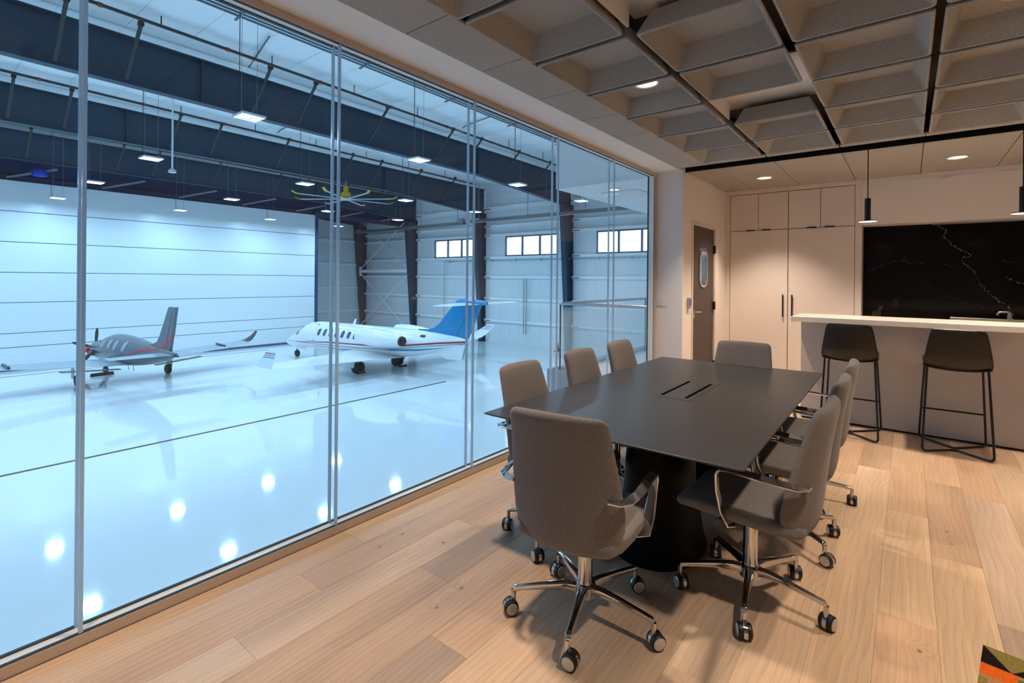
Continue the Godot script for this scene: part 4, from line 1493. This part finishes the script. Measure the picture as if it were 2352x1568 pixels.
func business_jet():
	var t = thing("business_jet", "white business jet with a blue tail fin and red and blue stripes", "airplane", Vector3(-22.04, HF, -18.36), PI + 0.0873)
	var sec = [[9.25, 0.93, 0.03, 0.03], [8.902, 1.0, 0.24, 0.2], [8.29, 1.1, 0.45, 0.38], [7.63, 1.21, 0.62, 0.5], [6.877, 1.42, 0.74, 0.7], [6.264, 1.58, 0.81, 0.83], [5.181, 1.66, 0.87, 0.87], [1.884, 1.66, 0.88, 0.87], [-1.166, 1.68, 0.86, 0.85], [-3.208, 1.8, 0.7, 0.72], [-4.86, 1.96, 0.46, 0.47], [-6.026, 2.08, 0.26, 0.26], [-6.755, 2.13, 0.09, 0.12]]
	var rs = resample(sec)
	var fu = part("fuselage", fuselage(rs), M.jet_white, t)
	for side in [-1, 1]:
		for k in 8:
			var x = 4.50 - 0.565 * k
			var o = PackedVector2Array()
			for p in rounded(0.30, 0.42, 0.13, 4): o.append(Vector2(x - (p.y) * 0.16 + p.x * 0.9, 1.96 + p.y))
			part("cabin_window", skin_panel(rs, o, side, 0.012), M.aero_glass, fu)
		var ws = PackedVector2Array([Vector2(7.55, 1.60), Vector2(7.48, 1.72), Vector2(6.97, 2.08), Vector2(6.70, 2.14), Vector2(6.87, 1.72), Vector2(7.06, 1.58)])
		part("windscreen", skin_panel(rs, ws, side, 0.012), M.aero_glass, fu)
		part("red_stripe", skin_band(rs, [[7.2, 1.16, 1.17], [5.5, 1.25, 1.29], [3.5, 1.36, 1.43], [1.0, 1.42, 1.50], [-1.5, 1.50, 1.58], [-3.3, 1.70, 1.79], [-5.0, 1.90, 1.99], [-6.7, 2.07, 2.15]], side, 0.010), M.jet_red, fu)
		part("grey_stripe", skin_band(rs, [[8.8, 1.13, 1.15], [5.5, 1.15, 1.18], [1.0, 1.24, 1.28], [-1.5, 1.36, 1.40], [-3.3, 1.60, 1.63], [-5.0, 1.80, 1.84], [-6.7, 2.02, 2.05]], side, 0.010), M.jet_grey, fu)
		part("blue_stripe", skin_band(rs, [[5.5, 1.03, 1.035], [3.0, 1.00, 1.04], [0.8, 0.97, 1.07], [0.2, 0.95, 0.96]], side, 0.010), M.jet_blue, fu)
		part("blue_stripe", skin_band(rs, [[-1.2, 1.34, 1.345], [-2.0, 1.32, 1.42], [-3.6, 1.44, 1.53], [-5.2, 1.68, 1.69]], side, 0.010), M.jet_blue, fu)
		# entry door outline on the left
		if side < 0:
			var o = PackedVector2Array()
			for p in rounded(0.78, 1.06, 0.10, 4): o.append(Vector2(5.30 + p.x - p.y * 0.14, 1.88 + p.y))
			var i2 = PackedVector2Array()
			for p in rounded(0.72, 1.00, 0.09, 4): i2.append(Vector2(5.30 + p.x - p.y * 0.14, 1.88 + p.y))
			part("door_seal", skin_panel(rs, o, side, 0.008), M.jet_grey, fu)
			part("entry_door", skin_panel(rs, i2, side, 0.013), M.jet_white, fu)
	# wings with winglets
	for s in [-1, 1]:
		var w = part("wing", wing([[2.2, -2.3, 0.93, 0.0, 0.36], [1.9, -2.2, 0.95, 0.85 * s, 0.34], [1.1, -2.05, 1.03, 2.6 * s, 0.26], [-0.25, -1.75, 1.25, 7.5 * s, 0.14], [-0.5, -1.8, 1.30, 7.75 * s, 0.11, 0.5 * s]]), M.jet_white, t)
		part("winglet", wing([[-0.5, -1.8, 1.29, 7.73 * s, 0.10, 0.6 * s], [-1.05, -2.15, 1.55, 7.88 * s, 0.08, 0.9 * s], [-2.0, -2.70, 2.18, 8.08 * s, 0.04, 0.95 * s]]), M.jet_white, w)
		for q in 3:
			part("winglet_stripe", wing([[-1.49 - 0.15 * q, -2.40 - 0.087 * q, 1.84 + 0.10 * q, (7.975 + 0.032 * q) * s, 0.085, 0.92 * s], [-1.55 - 0.15 * q, -2.44 - 0.087 * q, 1.88 + 0.10 * q, (7.988 + 0.032 * q) * s, 0.083, 0.92 * s]]), [M.jet_blue, M.jet_grey, M.jet_red][q], w)
		# engine
		var e = part("engine_nacelle", lathe([[0.34, 0.0], [0.40, 0.03], [0.445, 0.15], [0.485, 0.55], [0.50, 1.1], [0.47, 1.9], [0.38, 2.7], [0.29, 3.3], [0.27, 3.32], [0.25, 3.2], [0.02, 3.1]], 32), M.jet_white, t, Vector3(0.0, 2.12, 1.42 * s), Vector3(0, 0, PI / 2 + 0.03))
		part("exhaust_pipe", lathe([[0.24, 3.28], [0.265, 3.30], [0.262, 3.42], [0.25, 3.44], [0.235, 3.40], [0.03, 3.30]], 24), M.exhaust, e)
		part("inlet_lip", lathe([[0.33, -0.02], [0.37, -0.025], [0.405, 0.03], [0.40, 0.06]], 32), M.steel, e)
		part("pylon", wing([[-1.0, -3.0, 2.0, 0.6 * s, 0.16], [-1.1, -3.0, 2.06, 1.1 * s, 0.14]]), M.jet_white, t)
		part("ventral_fin", plate(PackedVector2Array([Vector2(-4.1, 1.75), Vector2(-6.6, 1.95), Vector2(-6.35, 1.15), Vector2(-5.3, 1.12)]), 0.05), M.jet_white, t, Vector3(0, -0.02, 0.12 * s))
		part("stabiliser", wing([[-6.0, -7.55, 4.06, 0.0, 0.15], [-7.0, -7.9, 4.10, 3.05 * s, 0.06]]), M.jet_white, t)
	# fin, dorsal fillet and bullet
	part("tail_fin", plate(PackedVector2Array([Vector2(-3.208, 2.46), Vector2(-3.246, 2.56), Vector2(-3.888, 2.58), Vector2(-4.423, 2.70), Vector2(-4.811, 2.98), Vector2(-5.608, 3.83), Vector2(-5.881, 4.06), Vector2(-7.523, 4.02), Vector2(-6.658, 2.18), Vector2(-6.026, 2.20), Vector2(-4.860, 2.28), Vector2(-3.888, 2.38)]), 0.16), M.jet_blue, t)
	part("rudder_line", bar(Vector3(-5.978, 2.30, 0), Vector3(-6.901, 3.95, 0), 0.172, 0.035), M.window_frame_blue, t)
	var bl = []
	for e in [[-5.813, 4.08, 0.02, 0.02], [-5.978, 4.16, 0.10, 0.12], [-6.415, 4.20, 0.15, 0.16], [-7.193, 4.17, 0.14, 0.14], [-7.776, 4.14, 0.09, 0.11], [-7.922, 4.14, 0.05, 0.10]]:
		var g = PackedVector3Array()
		for i in 16: g.append(Vector3(e[0], e[1] + e[3] * sin(TAU * i / 16), e[2] * cos(TAU * i / 16)))
		bl.append(g)
	part("tail_bullet", loft(bl, true, true, 60.0), M.jet_blue, t)
	# undercarriage
	for s in [-1, 1]:
		var g = part("main_gear_leg", tube([Vector3(0, 0.35, 1.5 * s), Vector3(0.05, 1.0, 1.55 * s)], 0.07, 10), M.galvanised, t)
		for q in [-0.17, 0.17]:
			part("tyre", wheel(0.30, 0.20), M.tyre, g, Vector3(0, 0.30, 1.5 * s + q), Vector3(PI / 2, 0, 0))
			part("wheel_rim", rim(0.30, 0.20), M.galvanised, g, Vector3(0, 0.30, 1.5 * s + q), Vector3(PI / 2, 0, 0))
		part("gear_door", plate(PackedVector2Array([Vector2(0.55, 1.0), Vector2(-0.45, 1.0), Vector2(-0.25, 0.35), Vector2(0.75, 0.45)]), 0.03), M.jet_white, t, Vector3(0.1, -0.02, 1.95 * s))
	var ng = part("nose_gear_leg", tube([Vector3(8.0, 0.22, 0), Vector3(8.05, 0.95, 0)], 0.05, 10), M.galvanised, t)
	part("tyre", wheel(0.23, 0.17), M.tyre, ng, Vector3(8.0, 0.23, 0), Vector3(PI / 2, 0, 0))
	part("wheel_rim", rim(0.23, 0.17), M.galvanised, ng, Vector3(8.0, 0.23, 0), Vector3(PI / 2, 0, 0))
	part("nose_gear_door", box(1.0, 0.35, 0.03), M.jet_white, t, Vector3(7.2, 0.78, -0.25))
	part("antenna", plate(PackedVector2Array([Vector2(2.35, 2.50), Vector2(2.1, 2.50), Vector2(1.98, 2.86), Vector2(2.12, 2.86)]), 0.03), M.jet_white, t)
	part("exhaust_scoop", box(0.35, 0.18, 0.16, 0.03), M.exhaust, t, Vector3(-3.95, 2.22, -0.42), Vector3(-0.5, 0, 0))
	for s in [-1, 1]:
		var c = thing("wheel_chock", ["black and yellow wheel chock at the right main wheels of the white jet", "black and yellow wheel chock at the left main wheels of the white jet"][0 if s > 0 else 1], "chock", Vector3(-22.04, HF, -18.36) + Vector3(0.42, 0, -1.5 * s), 0.05)
		part("chock_block", loft([PackedVector3Array([Vector3(-0.08, 0, -0.3), Vector3(0.08, 0, -0.3), Vector3(0, 0.09, -0.3)]), PackedVector3Array([Vector3(-0.08, 0, 0.3), Vector3(0.08, 0, 0.3), Vector3(0, 0.09, 0.3)])]), M.tyre, c)
		part("chock_band", box(0.06, 0.02, 0.3), M.chock, c, Vector3(0, 0.09, 0))

func turboprop():
	var t = thing("turboprop_airplane", "dark grey single propeller airplane with a red tail stripe and upturned wing tips", "airplane", Vector3(-29.29, HF, -7.98), PI + 0.0873)
	var sec = [[4.02, 1.30, 0.30, 0.32], [3.9, 1.30, 0.37, 0.40], [3.3, 1.31, 0.47, 0.50], [2.5, 1.34, 0.56, 0.58], [1.9, 1.44, 0.61, 0.67], [1.2, 1.52, 0.65, 0.75], [0.3, 1.56, 0.67, 0.76], [-0.9, 1.55, 0.65, 0.72], [-2.2, 1.56, 0.53, 0.60], [-3.5, 1.60, 0.36, 0.43], [-4.8, 1.68, 0.20, 0.26], [-5.6, 1.75, 0.06, 0.09]]
	var rs = resample(sec)
	var fu = part("fuselage", fuselage(rs), M.prop_grey, t)
	for side in [-1, 1]:
		var k = 0
		for x in [1.02, 0.28, -0.42, -1.32]:
			var o = PackedVector2Array()
			if k == 0: o = PackedVector2Array([Vector2(1.62, 1.62), Vector2(1.25, 2.02), Vector2(1.02, 2.05), Vector2(1.10, 1.66)])
			else:
				for p in rounded(0.30, 0.46, 0.13, 4): o.append(Vector2(x + p.x - p.y * 0.12, 1.86 + p.y))
			part("cabin_window", skin_panel(rs, o, side, 0.012), M.prop_window, fu)
			k += 1
		part("red_stripe", skin_band(rs, [[-1.7, 1.52, 1.53], [-2.5, 1.64, 1.74], [-3.3, 1.80, 1.91], [-4.0, 1.90, 1.98]], side, 0.010), M.prop_red, fu)
		var w = part("wing", wing([[1.0, -1.5, 0.92, 0.0, 0.30], [0.95, -1.45, 0.96, 0.6 * side, 0.28], [0.55, -1.1, 1.22, 4.2 * side, 0.18], [0.36, -0.85, 1.36, 6.05 * side, 0.12]]), M.prop_grey_light, t)
		part("winglet", wing([[0.42, -0.55, 1.36, 6.03 * side, 0.11], [0.25, -0.6, 1.46, 6.28 * side, 0.09, 0.5 * side], [-0.15, -0.62, 1.72, 6.48 * side, 0.06, 0.9 * side], [-0.42, -0.68, 2.02, 6.60 * side, 0.04, 0.95 * side]]), M.prop_dark, w)
		part("winglet_mark", wing([[-0.22, -0.63, 1.80, 6.52 * side, 0.075, 0.93 * side], [-0.32, -0.66, 1.92, 6.565 * side, 0.07, 0.94 * side]]), M.prop_red, w)
		part("flap", bar(Vector3(-1.50, 0.80, 0.75 * side), Vector3(-1.40, 0.96, 3.0 * side), 0.34, 0.03), M.prop_grey, w)
		part("aileron_pod", bar(Vector3(0.1, 1.36, 4.55 * side), Vector3(-0.85, 1.30, 4.55 * side), 0.10, 0.14), M.prop_dark, w)
		var g = part("main_gear_leg", tube([Vector3(0, 0.25, 1.95 * side), Vector3(0.0, 1.0, 1.92 * side)], 0.055, 10), M.galvanised, t)
		part("tyre", wheel(0.27, 0.20), M.tyre, g, Vector3(0, 0.27, 1.95 * side), Vector3(PI / 2, 0, 0))
		part("wheel_rim", rim(0.27, 0.20), M.galvanised, g, Vector3(0, 0.27, 1.95 * side), Vector3(PI / 2, 0, 0))
		part("gear_door", box(0.34, 0.62, 0.03), M.prop_grey_light, t, Vector3(0.1, 0.68, 2.12 * side))
		part("tailplane", wing([[-4.25, -5.45, 1.74, 0.0, 0.13], [-4.65, -5.40, 1.80, 2.45 * side, 0.07]]), M.prop_grey_light, t)
		part("cowl_exhaust", tube(round_path([Vector3(2.9, 1.30, 0.46 * side), Vector3(2.75, 1.24, 0.66 * side), Vector3(2.35, 1.20, 0.68 * side)], 0.12), 0.10, 12), M.exhaust, t)
		part("inlet_plug", lathe([[0.15, 0.0], [0.20, 0.06], [0.18, 0.2], [0.06, 0.30]], 14), M.prop_red, t, Vector3(3.95, 1.22, 0.30 * side), Vector3(0, 0, -PI / 2))
	part("tail_fin", plate(PackedVector2Array([Vector2(-2.4, 2.02), Vector2(-3.3, 2.10), Vector2(-3.75, 2.26), Vector2(-4.02, 2.55), Vector2(-4.86, 3.86), Vector2(-4.98, 3.95), Vector2(-5.60, 3.94), Vector2(-5.28, 2.65), Vector2(-5.22, 2.6), Vector2(-5.02, 1.86), Vector2(-4.4, 1.85), Vector2(-3.2, 1.95)]), 0.13), M.prop_grey, t)
	part("fin_stripe", plate(PackedVector2Array([Vector2(-3.75, 1.93), Vector2(-4.35, 2.12), Vector2(-4.8, 2.36), Vector2(-5.24, 2.66), Vector2(-5.14, 2.34), Vector2(-4.75, 2.10), Vector2(-4.3, 1.94), Vector2(-3.9, 1.87)]), 0.140), M.prop_red, t)
	part("rudder_line", bar(Vector3(-4.62, 1.95, 0), Vector3(-5.30, 3.75, 0), 0.144, 0.03), M.prop_dark, t)
	part("tail_cone", tube([Vector3(-5.2, 1.74, 0), Vector3(-5.75, 1.72, 0)], [0.13, 0.05], 10), M.prop_dark, t)
	# propeller at rest, red cover on the spinner side
	var hub = part("spinner", lathe([[0.28, 0.0], [0.27, 0.10], [0.20, 0.32], [0.08, 0.46], [0.01, 0.50]], 24), M.prop_grey_light, t, Vector3(4.02, 1.30, 0), Vector3(0, 0, -PI / 2))
	for k in 5:
		var a = TAU * k / 5.0 + 0.06
		var r = []
		for e in [[0.16, 0.045, 0.045, 0.7], [0.30, 0.085, 0.03, 0.6], [0.60, 0.105, 0.022, 0.45], [0.90, 0.09, 0.016, 0.3], [1.06, 0.055, 0.01, 0.25], [1.12, 0.012, 0.006, 0.2]]:
			var g = PackedVector3Array()
			for i in 10:
				var q = TAU * i / 10
				var cz = e[1] * cos(q)
				var cx = e[2] * sin(q)
				g.append(Vector3(cx * cos(e[3]) + cz * sin(e[3]), e[0], cz * cos(e[3]) - cx * sin(e[3])))
			r.append(g)
		part("propeller_blade", loft(r, true, true, 60.0), M.prop_dark, t, Vector3(4.14, 1.30, 0), Vector3(a, 0, 0))
	var ng = part("nose_gear_leg", tube([Vector3(2.66, 0.2, 0), Vector3(2.7, 0.95, 0)], 0.045, 10), M.galvanised, t)
	part("tyre", wheel(0.21, 0.16), M.tyre, ng, Vector3(2.66, 0.21, 0), Vector3(PI / 2, 0, 0))
	part("wheel_rim", rim(0.21, 0.16), M.galvanised, ng, Vector3(2.66, 0.21, 0), Vector3(PI / 2, 0, 0))
	for e in [[-0.25, 0.62], [-0.9, 0.62]]:
		part("belly_antenna", tube([Vector3(e[0], 0.85, 0), Vector3(e[0] - 0.1, 0.55, 0)], 0.012, 6), M.prop_dark, t)
	var c = thing("nose_chock", "black and yellow wheel chock at the wheel under the grey propeller airplane", "chock", Vector3(-31.5, HF, -7.5), 0.1)
	part("chock_block", loft([PackedVector3Array([Vector3(-0.12, 0, -0.5), Vector3(0.12, 0, -0.5), Vector3(0, 0.16, -0.5)]), PackedVector3Array([Vector3(-0.12, 0, 0.5), Vector3(0.12, 0, 0.5), Vector3(0, 0.16, 0.5)])]), M.tyre, c)
	part("chock_band", box(0.06, 0.02, 0.3), M.chock, c, Vector3(0, 0.16, 0.1))
